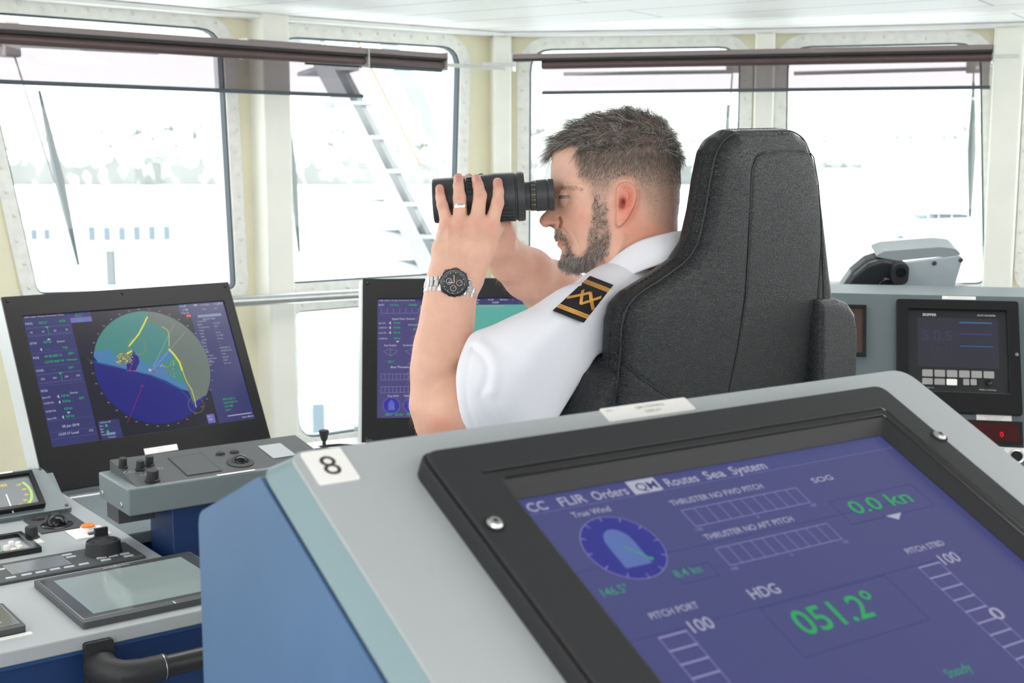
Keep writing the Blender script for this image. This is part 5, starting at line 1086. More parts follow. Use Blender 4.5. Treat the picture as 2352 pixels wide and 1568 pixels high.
def shirtF(X, Y, Z):
    sl = chain(X, Y, Z, [near(1110, 893, 1.850, .064), near(1165, 872, 1.845, .068), near(1245, 838, 1.855, .073), near(1340, 775, 1.875, .069)], .03)
    sl = smin(sl, cap(X, Y, Z, lp(1108, 806, 1.845), lp(1150, 815, 1.845), .0245, .03), .02)
    sl = smin(sl, cap(X, Y, Z, lp(1105, 960, 1.86), lp(1240, 950, 1.86), .042, .06), .03)
    c = lp(1262, 882, 1.865); rr = np.sqrt((X - c[0]) ** 2 + (Y - c[1]) ** 2 + ((Z - c[2]) * .45) ** 2) - .1335
    sl = smax(sl, np.where(X < lp(1200, 0, 1.86)[0], rr, -.05), .004)
    inner = chain(X, Y, Z, [near(960, 965, 1.865, .050), near(1110, 900, 1.855, .050), near(1140, 885, 1.855, .044)], .02)
    sl = smax(sl, -inner, .003)
    f = smin(sl, chain(X, Y, Z, [near(1335, 765, 1.885, .066), near(1420, 700, 1.98, .058), near(1465, 685, 2.04, .055), near(1500, 700, 2.13, .058), near(1520, 780, 2.24, .060)], .03), .03)
    f = smin(f, chain(X, Y, Z, [near(1345, 800, 2.00, .085), near(1320, 900, 2.04, .115), near(1310, 1060, 2.08, .13)], .05), .045)
    f = smin(f, chain(X, Y, Z, [near(1440, 850, 2.17, .08), near(1420, 1060, 2.20, .11)], .05), .05)
    f = smin(f, chain(X, Y, Z, [near(1510, 765, 2.24, .058), near(1440, 762, 2.25, .060), near(1385, 735, 2.24, .057)], .03), .03)
    px = 1176 + X / -Z * FPX; py = 784 - Y / -Z * FPX; nr = Z > -1.9
    def fold(P, dep, s):
        d = 0 * px + 1e9
        for (ax, ay), (bx, by) in zip(P, P[1:]): t = np.clip(((px - ax) * (bx - ax) + (py - ay) * (by - ay)) / ((bx - ax) ** 2 + (by - ay) ** 2), 0, 1); d = np.minimum(d, (px - ax - t * (bx - ax)) ** 2 + (py - ay - t * (by - ay)) ** 2)
        return dep * np.exp(-d / (s * s)) * nr
    f = f + fold([(1088, 800), (1108, 815), (1122, 845), (1118, 880), (1104, 905)], .0035, 7) - fold([(1100, 786), (1130, 810), (1140, 850), (1132, 900)], .004, 13)
    f = f + fold([(1130, 800), (1200, 822), (1290, 812)], .0022, 16) + fold([(1300, 905), (1390, 815), (1405, 790)], .003, 10) - fold([(1280, 900), (1360, 830)], .002, 14) + fold([(1110, 920), (1150, 990)], .003, 10) - fold([(1120, 905), (1180, 985)], .002, 14) + fold([(1240, 990), (1320, 930), (1380, 850)], .002, 12)
    f = f + fold([(1372, 668), (1402, 720), (1398, 800)], .0014, 5) + .0009 * np.sin(px * .021 + py * .034) * np.sin(py * .027 - px * .011)
    Xn = (X * CU[0] + Y * CU[1] + Z * CU[2]) + CU[3]; f = smax(f, Xn + TH + .001, .012)
    Xu = (X * CUu[0] + Y * CUu[1] + Z * CUu[2]) + CUu[3]; Xv = (X * CUv[0] + Y * CUv[1] + Z * CUv[2]) + CUv[3]
    cu_, cv_ = lowp[3]; lineA = FCH.uvs([(1442, 834), (1402, 878), (1364, 962)]); (ax_, ay_), (bx_, by_) = lineA[0], lineA[2]; nx_, ny_ = -(by_ - ay_), (bx_ - ax_); L_ = math.hypot(nx_, ny_); nx_, ny_ = nx_ / L_, ny_ / L_
    if nx_ * (cu_ + .1 - ax_) + ny_ * 0 < 0: nx_, ny_ = -nx_, -ny_
    inb = smax(-( (Xu - ax_) * nx_ + (Xv - ay_) * ny_), -(Xn + .094), .01); inb = smax(inb, Xv - ay_, .01); f = smax(f, -inb, .008)
    f = f + fold([(1096, 770), (1078, 830), (1070, 880), (1074, 930), (1092, 988)], .0020, 3.5)
    return f
# torso core, hips, legs under the clothes (world space, seated)
def bone(a, b, ra, rb): return (np.array(a, np.float32), np.array(b, np.float32), ra, rb)
legs = []
for s in (-1, 1):
    hip = Vector((.2, 2.06, .86)) + sd_ * .09 * s; knee = hip + fw * .42 + Vector((0, 0, .0)); ank = knee + Vector((0, 0, -.42)) + fw * .02
    legs += [bone(hip, knee, .085, .06), bone(knee, ank, .055, .042), bone(ank + Vector((0, 0, -.03)), ank + Vector((0, 0, -.04)) + fw * .16, .038, .035)]
def torF(X, Y, Z):
    f = cap(X, Y, Z, np.array([.2, 2.06, .88], np.float32), np.array([.19, 2.04, 1.20], np.float32), .13, .12)
    for i in (0, 1, 3, 4): f = smin(f, cap(X, Y, Z, *legs[i]), .03)
    W3 = [np.array(CM @ Vector(lp(*q).tolist()), np.float32) for q in ((1330, 790, 1.90), (1430, 720, 2.02), (1450, 690, 2.04), (1490, 790, 2.22))]
    f = smin(f, cap(X, Y, Z, np.array([.16, 2.06, 1.16], np.float32), W3[1], .10, .055), .03); f = smin(f, cap(X, Y, Z, W3[1], W3[2], .055, .05), .02)
    f = smin(f, cap(X, Y, Z, W3[1], W3[0], .05, .045), .02); f = smin(f, cap(X, Y, Z, W3[1], W3[3], .05, .045), .02)
    R_ = np.array(CM.inverted()); Xc, Yc, Zc = (X * R_[i, 0] + Y * R_[i, 1] + Z * R_[i, 2] + R_[i, 3] for i in range(3)); return np.where(Z > 1.10, np.maximum(f, shirtF(Xc, Yc, Zc) + .006), f)
TP, TQ = surfnet(torF, (-.45, 1.75, .38), (.45, 2.55, 1.46), .010, 1)
# ---- skin tones, with shade painted into nose creases and ear hollow
def skin_tone(P, part):
    base_ = lin('ecc0a8'); c = np.tile(base_, (len(P), 1)); x, y = proj(P)
    def mixc(c, col, m): return c * (1 - m[:, None]) + lin(col)[None] * m[:, None]
    c = mixc(c, 'e0a08c', np.full(len(P), .24))
    if part == 'head':
        for cx, cy, sx, sy, col, a in ((1252, 506, 14, 9, 'e08a78', .55), (1276, 508, 12, 9, 'e08a78', .5), (1440, 468, 26, 50, 'e8806f', .8), (1330, 500, 32, 30, 'e69a88', .45), (1480, 540, 60, 40, 'dc8468', .6), (1400, 620, 40, 30, 'e8a090', .5), (1290, 559, 13, 6, 'd9837a', .8), (1300, 462, 14, 12, 'b88470', .5)): c = mixc(c, col, a * np.exp(-((x - cx) / sx) ** 2 - ((y - cy) / sy) ** 2))
        m = hair_mask(x, y); sc = m['side'] * .80 + m['top'] * .92; c = mixc(c, '7b6e66', np.clip(sc, 0, .93)); c = mixc(c, 'a88c7e', np.clip(m['beard'] * .62, 0, 1))
        c = mixc(c, '7a3a32', .95 * np.exp(-((x - 1266) / 8) ** 2 - ((y - 519) / 3.2) ** 2)); c = mixc(c, 'a5604f', .85 * np.exp(-(segd(x, y, [(1286, 499), (1290, 510), (1286, 521)]) / 2.6) ** 2)); c = mixc(c, 'c98a78', .5 * np.exp(-(segd(x, y, [(1290, 520), (1302, 535), (1312, 560)]) / 2.5) ** 2))  # painted shade: nostril, nose wing crease, fold beside the mouth
        c = mixc(c, '8a3f38', np.exp(-((x - 1433) / 5.5) ** 2 - ((y - 463) / 9) ** 2) * .9)  # shade of the ear hollow, painted into the skin colour
    elif part == 'larm':
        for k, fp in fl.items():
            for q, col, a, s_ in ((fp[1], 'da9080', .5, 9), (fp[0], 'e09484', .5, 14)): c = mixc(c, col, a * np.exp(-((x - q[0]) ** 2 + (y - q[1]) ** 2) / s_ ** 2))
            q = fp[3]; dx = 3 if k in ('index', 'middle') else 0; rr = ((x - q[0] - dx) / 7.5) ** 2 + ((y - q[1] + 1) / 9.5) ** 2; c = mixc(c, 'dfa09a', np.clip(1.6 - rr, 0, 1) * .8)
            c = mixc(c, 'd98a7c', .35 * np.clip(1.8 - ((x - q[0]) ** 2 + (y - q[1]) ** 2) / 15 ** 2, 0, 1))
        c = mixc(c, 'dc8a78', .6 * np.exp(-((x - 1012) / 34) ** 2 - ((y - 975) / 24) ** 2)); c = mixc(c, 'dfa684', .35 * np.exp(-((x - 1035) / 40) ** 2 - ((y - 860) / 110) ** 2))
    return c
top_poly = [(1262, 356), (1268, 335), (1290, 300), (1350, 262), (1420, 245), (1500, 255), (1550, 300), (1575, 360), (1562, 372), (1530, 345), (1470, 342), (1400, 352), (1345, 352), (1325, 334), (1295, 340), (1278, 350)]
side_poly = [(1330, 338), (1400, 345), (1470, 335), (1530, 340), (1580, 360), (1575, 480), (1568, 560), (1545, 545), (1515, 520), (1492, 500), (1478, 470), (1468, 430), (1450, 408), (1432, 405), (1412, 416), (1400, 445), (1360, 448), (1352, 425), (1330, 402), (1326, 370)]
beard_poly = [(1358, 440), (1396, 440), (1398, 500), (1404, 540), (1402, 565), (1396, 585), (1374, 600), (1356, 618), (1330, 630), (1300, 624), (1284, 610), (1284, 594), (1292, 588), (1298, 582), (1304, 575), (1298, 562), (1296, 555), (1290, 548), (1276, 552), (1272, 540), (1276, 526), (1286, 524), (1300, 540), (1309, 556), (1314, 574), (1324, 586), (1338, 588), (1348, 570), (1352, 532), (1362, 498)]
def hair_mask(x, y):
    f = lambda P, s: np.clip(.5 - poly_sd(x, y, P) / s, 0, 1)
    fade = np.clip((520 - y) / 150, .25, 1); sd2 = f(side_poly, 26)
    return {'top': f(top_poly, 8), 'side': sd2 * fade, 'beard': f(beard_poly, 12) * np.clip((y - 400) / 90, .35, 1), 'sidem': sd2}
skin = mat('skin', 'ecc0a8', .48, attr='tone', sss=.12, bump=.25, bscale=900, var=.05, vscale=60, spec=.35)
TPc = TP; ht = skin_tone(HP, 'head'); lt = skin_tone(LP_, 'larm'); rt = skin_tone(RP, 'rarm')
HW, LW, RW = to_world(HP, PW), to_world(LP_, PW), to_world(RP, PW); TW = to_world(TP, PI_)
VS_ = np.concatenate([HW, LW, RW, TW]); FSx = np.concatenate([HQ, LQ + len(HP), RQ + len(HP) + len(LP_), TQ + len(HP) + len(LP_) + len(RP)])
body = np_mesh('body', VS_, FSx, skin, person, cols=np.concatenate([ht, lt, rt, np.tile(lin('ecc0a8'), (len(TP), 1))]))
# eyes
for sgn in (1, -1):
    c = np.array([(EYE_C[0] - 1176) * KX, (784 - EYE_C[1]) * KX, -D0 + .033 * sgn]); e = MB(); e.ball((0, 0, 0), .0125, 32, 24)
    e.v = []; e.f = []; e.mi = []
    e.mat(mat('eye_white', '8f8078', .25)); n_ = 24; ring = [(.0125 * math.sin(PI * j / 20), -.0125 * math.cos(PI * j / 20)) for j in range(21)]
    e.mat(MC['eye_white']).lathe([(r, t) for r, t in ring[4:]], 28, (0, 0, 0), (1, 0, 0)); e.mat(mat('iris', '4a5660', .1)).lathe([(r, t) for r, t in ring[1:5]], 28, (0, 0, 0), (1, 0, 0), cap=False); e.mat(ink).lathe([(r, t) for r, t in ring[0:2]], 28, (0, 0, 0), (1, 0, 0), cap=False)
    o = e.build('eye', None, person); o.matrix_local = PW @ Matrix.Translation(Vector(c)) @ Matrix.Rotation(.25 * -sgn, 4, 'Y')
# ================================================================== HAIR (single strands rooted in the skin)
rs = np.random.RandomState(5)
def strands(name, P, Qd, maskf, n, lenf, dirf, rad, cols, segs=4, grav=.0, mt=None, jit=.35, clump=0):
    a, b, c, d = (P[Qd[:, i]] for i in range(4)); ctr = (a + b + c + d) / 4; nr = np.cross(c - a, d - b); ar = np.linalg.norm(nr, axis=1); nr = nr / np.maximum(ar, 1e-12)[:, None]
    x, y = proj(np.stack([ctr[:, 0], ctr[:, 1], -D0 + np.abs(ctr[:, 2] + D0)], 1)); w = ar * maskf(x, y); w = w / w.sum()
    pick = rs.choice(len(Qd), n, p=w); u = rs.rand(n, 1); v = rs.rand(n, 1); root = a[pick] * (1 - u) * (1 - v) + b[pick] * u * (1 - v) + c[pick] * u * v + d[pick] * (1 - u) * v; N_ = nr[pick]
    px, py = x[pick], y[pick]; L_ = lenf(px, py) * rs.uniform(.7, 1.25, n); D1, lift = dirf(px, py, N_, n)
    if clump:
        cc0 = root[rs.choice(n, clump)]; ci = np.argmin(((root[:, None, :] - cc0[None]) ** 2).sum(-1), 1); cj = rs.normal(0, .38, (clump, 3)); D1 = D1 + cj[ci]; L_ = L_ * rs.uniform(.75, 1.35, clump)[ci]; lift = np.clip(lift + rs.normal(0, .16, clump)[ci], .1, .9)
        D1 = D1 + (cc0[ci] - root) * 55
    D1 = D1 + rs.normal(0, jit, (n, 3)) * .5
    D1 -= N_ * (D1 * N_).sum(1)[:, None] * .8; D1 /= np.linalg.norm(D1, axis=1)[:, None]
    K_ = segs + 1; pts = np.zeros((n, K_, 3)); pts[:, 0] = root - N_ * .0006; dcur = D1 * (1 - lift)[:, None] + N_ * lift[:, None]; dcur /= np.linalg.norm(dcur, axis=1)[:, None]
    for k in range(1, K_):
        pts[:, k] = pts[:, k - 1] + dcur * (L_ / segs)[:, None]; dcur = dcur + D1 * .22 + np.array([0, -grav, 0]) + rs.normal(0, .08, (n, 3)); dcur /= np.linalg.norm(dcur, axis=1)[:, None]
    T_ = pts[:, -1] - pts[:, 0]; s1 = np.cross(T_, rs.normal(0, 1, (n, 3))); s1 /= np.linalg.norm(s1, axis=1)[:, None]; s2 = np.cross(T_, s1); s2 /= np.linalg.norm(s2, axis=1)[:, None]
    V_ = np.zeros((n, K_, 3, 3))
    for k in range(K_):
        r = rad * (1 - .75 * (k / segs) ** 2)
        for j in range(3): an = 2 * PI * j / 3; V_[:, k, j] = pts[:, k] + (s1 * math.cos(an) + s2 * math.sin(an)) * r
    base_ = (np.arange(n) * K_ * 3)[:, None]; fq = []
    for k in range(segs):
        for j in range(3): fq.append(base_ + np.array([[k * 3 + j, k * 3 + (j + 1) % 3, (k + 1) * 3 + (j + 1) % 3, (k + 1) * 3 + j]]))
    cc_ = cols(px, py, n); C_ = np.repeat(cc_, K_ * 3, axis=0)
    return np_mesh(name, to_world(V_.reshape(-1, 3), PW), np.concatenate(fq), mt, person, cols=C_)
hm = mat('hair_fibre', '6a5f58', .38, attr='tone', var=.02, spec=.5)
def palette(ps):
    def f(px, py, n):
        w = np.array([p[1] for p in ps]); k = rs.choice(len(ps), n, p=w / w.sum()); return np.stack([lin(p[0]) for p in ps])[k] * rs.uniform(.8, 1.2, (n, 1))
    return f
def topdir(px, py, N, n):
    t = np.clip((px - 1300) / 230, 0, 1); d = np.stack([-1 + .5 * t, -.28 + .7 * t * 0 - .15 * (1 - t), np.zeros(n)], 1); return d, np.clip(.62 - .15 * (1 - t), .3, .8) + rs.uniform(-.15, .15, n)
def sidedir(px, py, N, n): return np.stack([-.25 + 0 * px, -1 + 0 * px, np.zeros(n)], 1), np.full(n, .25) + rs.uniform(-.1, .1, n)
def beardir(px, py, N, n): return np.stack([-.35 + .1 * rs.normal(0, 1, n), -1 + 0 * px, np.zeros(n)], 1), np.full(n, .38) + rs.uniform(-.15, .2, n)
hb = HP.copy()
strands('hair', hb, HQ, lambda x, y: np.clip(hair_mask(x, y)['top'] - .35, 0, 1), 9500, lambda x, y: .020 + .012 * np.clip((1400 - x) / 130, 0, 1), topdir, .00022, palette([('5c524b', 5), ('7e736a', 5), ('a8a099', 3), ('e4e1dd', 2.2), ('453e3a', 2)]), 6, .05, hm, .35, 420)
strands('short_side_hair', hb, HQ, lambda x, y: np.clip(hair_mask(x, y)['sidem'] - .3, 0, 1) * np.clip((560 - y) / 120, .15, 1) * np.clip(1.4 - np.abs(x - 1450) / 400, .3, 1), 22000, lambda x, y: .0030 + .0075 * np.clip((430 - y) / 95, 0, 1), sidedir, .00014, palette([('6a5f57', 5), ('8a7d74', 5), ('b5aea8', 3), ('4a423d', 2)]), 2, .0, hm, .3)
def bcol(px, py, n):
    b1 = palette([('75665c', 5), ('94836f', 4), ('bdb4ac', 3), ('eceae6', 2)])(px, py, n); b2 = palette([('d6d3cf', 4), ('8d8580', 3), ('4c4542', 3)])(px, py, n); m = ((py > 575) & (px < 1345)) | (py > 560) & (px > 1370); return np.where(m[:, None], b2, b1)
strands('beard', hb, HQ, lambda x, y: np.clip(hair_mask(x, y)['beard'] - .3, 0, 1), 8500, lambda x, y: .005 + .006 * np.clip((y - 540) / 60, 0, 1), beardir, .00019, bcol, 3, .15, hm, .5, 260)
eb = [(1274, 432), (1276, 424), (1300, 420), (1334, 432), (1334, 438), (1300, 430)]
strands('eyebrows', hb, HQ, lambda x, y: np.clip(.5 - poly_sd(x, y, eb) / 4, 0, 1), 420, lambda x, y: .006 + 0 * x, lambda px, py, N, n: (np.stack([1 + 0 * px, -.1 + 0 * px, np.zeros(n)], 1), np.full(n, .3)), .00013, palette([('7a5c48', 3), ('a58a76', 2)]), 3, .0, hm, .3)
# fine arm hair
def armhair(name, P, Qd, ymin, n):
    a, b, c, d = (P[Qd[:, i]] for i in range(4)); ctr = (a + b + c + d) / 4; nr = np.cross(c - a, d - b); ar = np.linalg.norm(nr, axis=1); nr = nr / np.maximum(ar, 1e-12)[:, None]; x, y = proj(ctr)
    w = ar * (y > ymin) * (x < 1300); pick = rs.choice(len(Qd), n, p=w / w.sum()); root = ctr[pick]; N_ = nr[pick]; T_ = np.tile(np.array([[.25, -.8, 0]]), (n, 1)) + rs.normal(0, .35, (n, 3)) + N_ * .9; T_ /= np.linalg.norm(T_, axis=1)[:, None]; L_ = rs.uniform(.005, .011, (n, 1))
    V_ = np.zeros((n, 3, 3, 3)); s1 = np.cross(T_, rs.normal(0, 1, (n, 3))); s1 /= np.linalg.norm(s1, axis=1)[:, None]; s2 = np.cross(T_, s1)
    for k, t in enumerate((0, .5, 1)):
        for j in range(3): an = 2 * PI * j / 3; V_[:, k, j] = root + T_ * L_ * t - np.array([[0, .0015, 0]]) * t * t + (s1 * math.cos(an) + s2 * math.sin(an)) * .00006 * (1 - .6 * t)
    base_ = (np.arange(n) * 9)[:, None]; fq = [base_ + np.array([[k * 3 + j, k * 3 + (j + 1) % 3, (k + 1) * 3 + (j + 1) % 3, (k + 1) * 3 + j]]) for k in range(2) for j in range(3)]
    return np_mesh(name, to_world(V_.reshape(-1, 3), PW), np.concatenate(fq), hm, person, cols=np.tile(lin('d8b090'), (n * 9, 1)))
armhair('arm_hair', LP_, LQ, 690, 1500); armhair('arm_hair', RP, RQ, 590, 500)
# ================================================================== CLOTHES
shirtm = mat('white_shirt', 'f1f1f7', .75, bump=.12, bscale=1600, var=.015)
SP, SQ = surfnet(shirtF, (-.095, -.22, -2.33), (.33, .16, -1.755), .0028, 2)
shirt = np_mesh('shirt', to_world(SP, PW), SQ, shirtm, person)
# collar: a folded band standing round the neck
topc = [(1360, 640, .0), (1372, 630, .030), (1388, 612, .050), (1420, 583, .066), (1460, 557, .073), (1500, 543, .070), (1540, 534, .052), (1566, 530, .026), (1576, 529, 0)]
botc = [(1352, 668, .0), (1362, 662, .036), (1388, 655, .064), (1430, 640, .083), (1470, 622, .092), (1520, 604, .090), (1566, 590, .068), (1596, 584, .036), (1606, 582, 0)]
def cpt(p, sgn): x, y = p[0], p[1]; D = D0 - p[2] * sgn; xx, yy = cp(x, y, p[2]); return np.array([(xx - 1176) * KX, (784 - yy) * KX, -D])
def crv(ps, sgn, n=48):
    P = np.array([cpt(p, sgn) for p in ps]); t = np.linspace(0, len(P) - 1, n); i = np.clip(t.astype(int), 0, len(P) - 2); f = (t - i)[:, None]
    p0, p1, p2, p3 = P[np.maximum(i - 1, 0)], P[i], P[i + 1], P[np.minimum(i + 2, len(P) - 1)]
    return .5 * (2 * p1 + (p2 - p0) * f + (2 * p0 - 5 * p1 + 4 * p2 - p3) * f ** 2 + (3 * p1 - p0 - 3 * p2 + p3) * f ** 3)
rows_ = []
tA = np.concatenate([crv(topc, 1), crv(topc, -1)[::-1][1:-1]]); bA = np.concatenate([crv(botc, 1), crv(botc, -1)[::-1][1:-1]]); cen = tA.mean(0)
def outw(A, k): d = A - cen; d[:, 1] *= .2; return A + d / np.linalg.norm(d, axis=1)[:, None] * k
prof_ = [(1.0, -.001), (.75, -.002), (.3, -.003), (.05, -.002), (-.02, .0005), (.05, .0035), (.3, .005), (.6, .006), (.95, .004), (1.02, .003), (1.0, .0005)]
for t_, k in prof_: rows_.append(outw(tA * (1 - t_) + bA * t_, k))
NR, NC = len(rows_), len(tA); V_ = np.concatenate(rows_); Fq_ = np.array([(r * NC + c, r * NC + (c + 1) % NC, (r + 1) % NR * NC + (c + 1) % NC, (r + 1) % NR * NC + c) for r in range(NR - 1) for c in range(NC)])
co = np_mesh('collar', to_world(V_, PW), Fq_[:, ::-1], shirtm, None); co.parent = shirt
# epaulette laid on the shoulder
bvh = BVHTree.FromPolygons([Vector(p) for p in SP], [tuple(int(i) for i in q) for q in SQ])
EQ4 = [(1355, 633), (1409, 654), (1341, 741), (1269, 713)]      # neck-front, neck-back, arm-back, arm-front
def epx(s, t): a = [EQ4[0][i] * (1 - t) + EQ4[1][i] * t for i in (0, 1)]; b = [EQ4[3][i] * (1 - t) + EQ4[2][i] * t for i in (0, 1)]; return [a[i] * (1 - s) + b[i] * s for i in (0, 1)]
def onshirt(x, y, off):
    r = Vector(((x - 1176) / FPX, -(y - 784) / FPX, -1)); h = bvh.ray_cast(Vector((0, 0, 0)), r.normalized()); 
    if h[0] is None: return r * 1.86
    return h[0] - r.normalized() * off
grid = {}
NS, NT = 24, 16
raw = np.array([[onshirt(*epx(s / NS, t / NT), .0) for t in range(NT + 1)] for s in range(NS + 1)])
ta = np.arange(NT + 1) / NT; sa = np.arange(NS + 1) / NS                    # a stiff board: fit a smooth curved patch to the shoulder
S2, T2 = np.meshgrid(sa, ta, indexing='ij'); Bm = np.stack([np.ones_like(S2), S2, T2, S2 * T2, T2 ** 2, S2 ** 2, S2 ** 3, T2 ** 3, S2 * T2 ** 2, S2 ** 2 * T2], -1).reshape(-1, 10)
ray_ = np.array([[[(epx(s, t)[0] - 1176) / FPX, -(epx(s, t)[1] - 784) / FPX, -1] for t in ta] for s in sa]); dep = -raw[:, :, 2].reshape(-1); cf, *_ = np.linalg.lstsq(Bm, dep, rcond=None); RES = float(np.percentile(Bm @ cf - dep, 97))
def esurf(s, t, off):
    b = np.array([1, s, t, s * t, t * t, s * s, s ** 3, t ** 3, s * t * t, s * s * t]); D = float(b @ cf) - .002 - max(RES, 0) - off
    x, y = epx(s, t); return Vector(((x - 1176) / FPX * D, -(y - 784) / FPX * D, -D))
def patch(fs, off, n_s, n_t, th):
    V = []; F = []
    for lay in (off, off - th):
        for i in range(n_s + 1):
            for j in range(n_t + 1): s, t = fs(i / n_s, j / n_t); V.append(esurf(s, t, lay))
    W2 = n_t + 1; H_ = (n_s + 1) * W2
    for i in range(n_s):
        for j in range(n_t): a = i * W2 + j; F += [(a, a + W2, a + W2 + 1, a + 1), (H_ + a, H_ + a + 1, H_ + a + W2 + 1, H_ + a + W2)]
    bd = [i * W2 for i in range(n_s + 1)] + [n_s * W2 + j for j in range(1, n_t + 1)] + [i * W2 + n_t for i in range(n_s - 1, -1, -1)] + [j for j in range(n_t - 1, 0, -1)]
    for k in range(len(bd)): a, b = bd[k], bd[(k + 1) % len(bd)]; F.append((a, b, H_ + b, H_ + a))
    return [CM @ v for v in V], F
ep = MB(); ep.add(*patch(lambda a, b: (a, b), .001, 24, 16, .003)); ep = ep.build('epaulette', mat('black_felt', '17151a', .85), None); ep.parent = shirt; ep.matrix_parent_inverse = PI_
gold = mat('gold_braid', 'e2a548', .45, .15, bump=.5, bscale=700, var=.2, vscale=400); gm = MB()
def band(s0, s1, t0=.0, t1=1.0, off=.002): gm.add(*patch(lambda a, b: (s0 + (s1 - s0) * a, t0 + (t1 - t0) * b), off, 3, 16, .0008))
for a, b in ((.10, .128), (.134, .162), (.168, .196), (.80, .828), (.834, .862), (.868, .896)): band(a, b)
def ribbon(p, q, off, w=.085):
    dx, dy = q[0] - p[0], q[1] - p[1]; l = math.hypot(dx * 1.3, dy); nx, ny = -dy / l, dx / l
    for k in (-1, 0, 1): gm.add(*patch(lambda a, b: (p[0] + dx * a + (nx * (b - .5) * w * .30 + nx * k * w * .34), p[1] + dy * a + (ny * (b - .5) * w * .30 + ny * k * w * .34)), off, 10, 1, .0008))
ribbon((.62, .02), (.34, .50), .0022); ribbon((.34, .50), (.66, .98), .0024, .085) 
ribbon((.34, .22), (.64, .52), .0030); ribbon((.64, .52), (.34, .92), .0030)
g_ = gm.build('gold_braid', gold, None, smooth=0); g_.parent = ep
# trousers and shoes
def trF(X, Y, Z):
    f = cap(X, Y, Z, np.array([.2, 2.06, .88], np.float32), np.array([.2, 2.05, 1.02], np.float32), .145, .14)
    for i in (0, 1, 3, 4): a, b, ra, rb = legs[i]; f = smin(f, cap(X, Y, Z, a, b, ra + .015, rb + .018), .02)
    return np.maximum(f, Z - 1.10)
P_, Q_ = surfnet(trF, (-.5, 1.8, .36), (.45, 2.6, 1.14), .01, 1); np_mesh('trousers', to_world(P_, PI_), Q_, mat('navy_trousers', '1b2230', .8), person)
for i in (2, 5):
    a, b, ra, rb = legs[i]
    def shF(X, Y, Z): return np.maximum(cap(X, Y, Z, a, b, ra + .006, rb + .006), -(Z - (a[2] - .045)))
    P_, Q_ = surfnet(shF, tuple(np.minimum(a, b) - .07), tuple(np.maximum(a, b) + .07), .006, 1); np_mesh('shoe', to_world(P_, PI_), Q_, blackg, person)
# ================================================================== BINOCULARS, WATCH, RING
bino = empty('binoculars', CM @ Vector(lp(1130, 458, 2.02).tolist()), label='black binoculars held up to the eyes of the officer', cat='binoculars')
BI = bino.matrix_world.inverted(); 
rubb = mat('binocular_rubber', '3a3c3e', .42, bump=.3, bscale=900)
ya = mat('yellow_print', 'c8b84a', .5)
def binpart(m, name, mt, **k): o = m.build(name, mt, None, **k); o.parent = bino; o.matrix_parent_inverse = BI; o.matrix_basis = Matrix.Identity(4); o.matrix_world = CM; return o
for Db in (1.985, 2.052):
    A = Vector(lp(995, 461.5, Db).tolist()); B = Vector(lp(1272, 447, Db).tolist()); dv = (B - A); Ln = dv.length; ax = dv / Ln; k = Ln / 277; K2 = Db / FPX
    T0 = lambda x: (x - 995) * k
    m = MB().lathe([(r * K2, T0(x)) for r, x in ((38, 1001), (38, 997), (46, 995), (50, 996.5), (51.5, 1000), (51.8, 1066), (50.5, 1068), (50.5, 1071), (52, 1073), (52.5, 1095), (54.5, 1112), (56.5, 1135), (56, 1182), (53.5, 1184), (53.5, 1187), (56.5, 1189), (56.5, 1200), (54, 1205), (36, 1206))], 56, A, ax)
    mb_ = m
    m = MB().lathe([(r * K2, T0(x)) for r, x in ((33, 1204), (32.5, 1206), (32.5, 1217), (34.5, 1219), (34.5, 1230), (36, 1232), (36, 1255), (34.5, 1256.5), (34.5, 1258), (36.5, 1259.5), (36.5, 1270), (35, 1272), (27, 1272), (25, 1262))], 56, A, ax)
    n_ = 60
    e_ = binpart(m, 'eyepiece', rubb, smooth=30)
    m = MB().lathe([(37.5 * K2, T0(1002)), (20 * K2, T0(1000.5)), (.5 * K2, T0(1000))], 40, A, ax, cap=False); binpart(m, 'objective_lens', mat('coated_lens', '2a2540', .05, spec=1.0))
    # grip ribs on the lower flank and ring engraving
    up = Vector((0, 1, 0)); up = (up - ax * up.dot(ax)).normalized(); sidev = ax.cross(up); sidev = sidev if sidev.z > 0 else -sidev
    m = mb_
    for q in range(6):
        an = math.radians(-18 - q * 11); dirv = up * math.sin(an) + sidev * math.cos(an); r_ = 56 * K2
        m.tube([A + ax * T0(1128) + dirv * r_, A + ax * T0(1132) + dirv * (r_ + .001), A + ax * T0(1176) + dirv * (r_ + .001), A + ax * T0(1180) + dirv * r_], .0011, 6)
    for q in range(5):
        an = math.radians(58 - q * 13); dirv = up * math.sin(an) + sidev * math.cos(an); r_ = 52 * K2
        m.tube([A + ax * T0(1076) + dirv * r_, A + ax * T0(1080) + dirv * (r_ + .0008), A + ax * T0(1098) + dirv * (r_ + .0008)], .001, 6)
    binpart(m, 'barrel', rubb, smooth=30)
    m = MB()
    for q in range(5):
        an = math.radians(38 - q * 20); dirv = up * math.sin(an) + sidev * math.cos(an); r_ = 34.7 * K2; c = A + dirv * r_
        m.tube([c + ax * T0(1221), c + ax * T0(1223.5)], .0006, 5); m.tube([c + ax * T0(1226), c + ax * T0(1229)], .0006, 5)
    binpart(m, 'dioptre_marks', ya)
m = MB(); Am = Vector(lp(1095, 448, 2.018).tolist()); Bm_ = Vector(lp(1185, 446, 2.018).tolist())
m.tube([Am, Bm_], .024, 20); binpart(m, 'bridge', rubb)
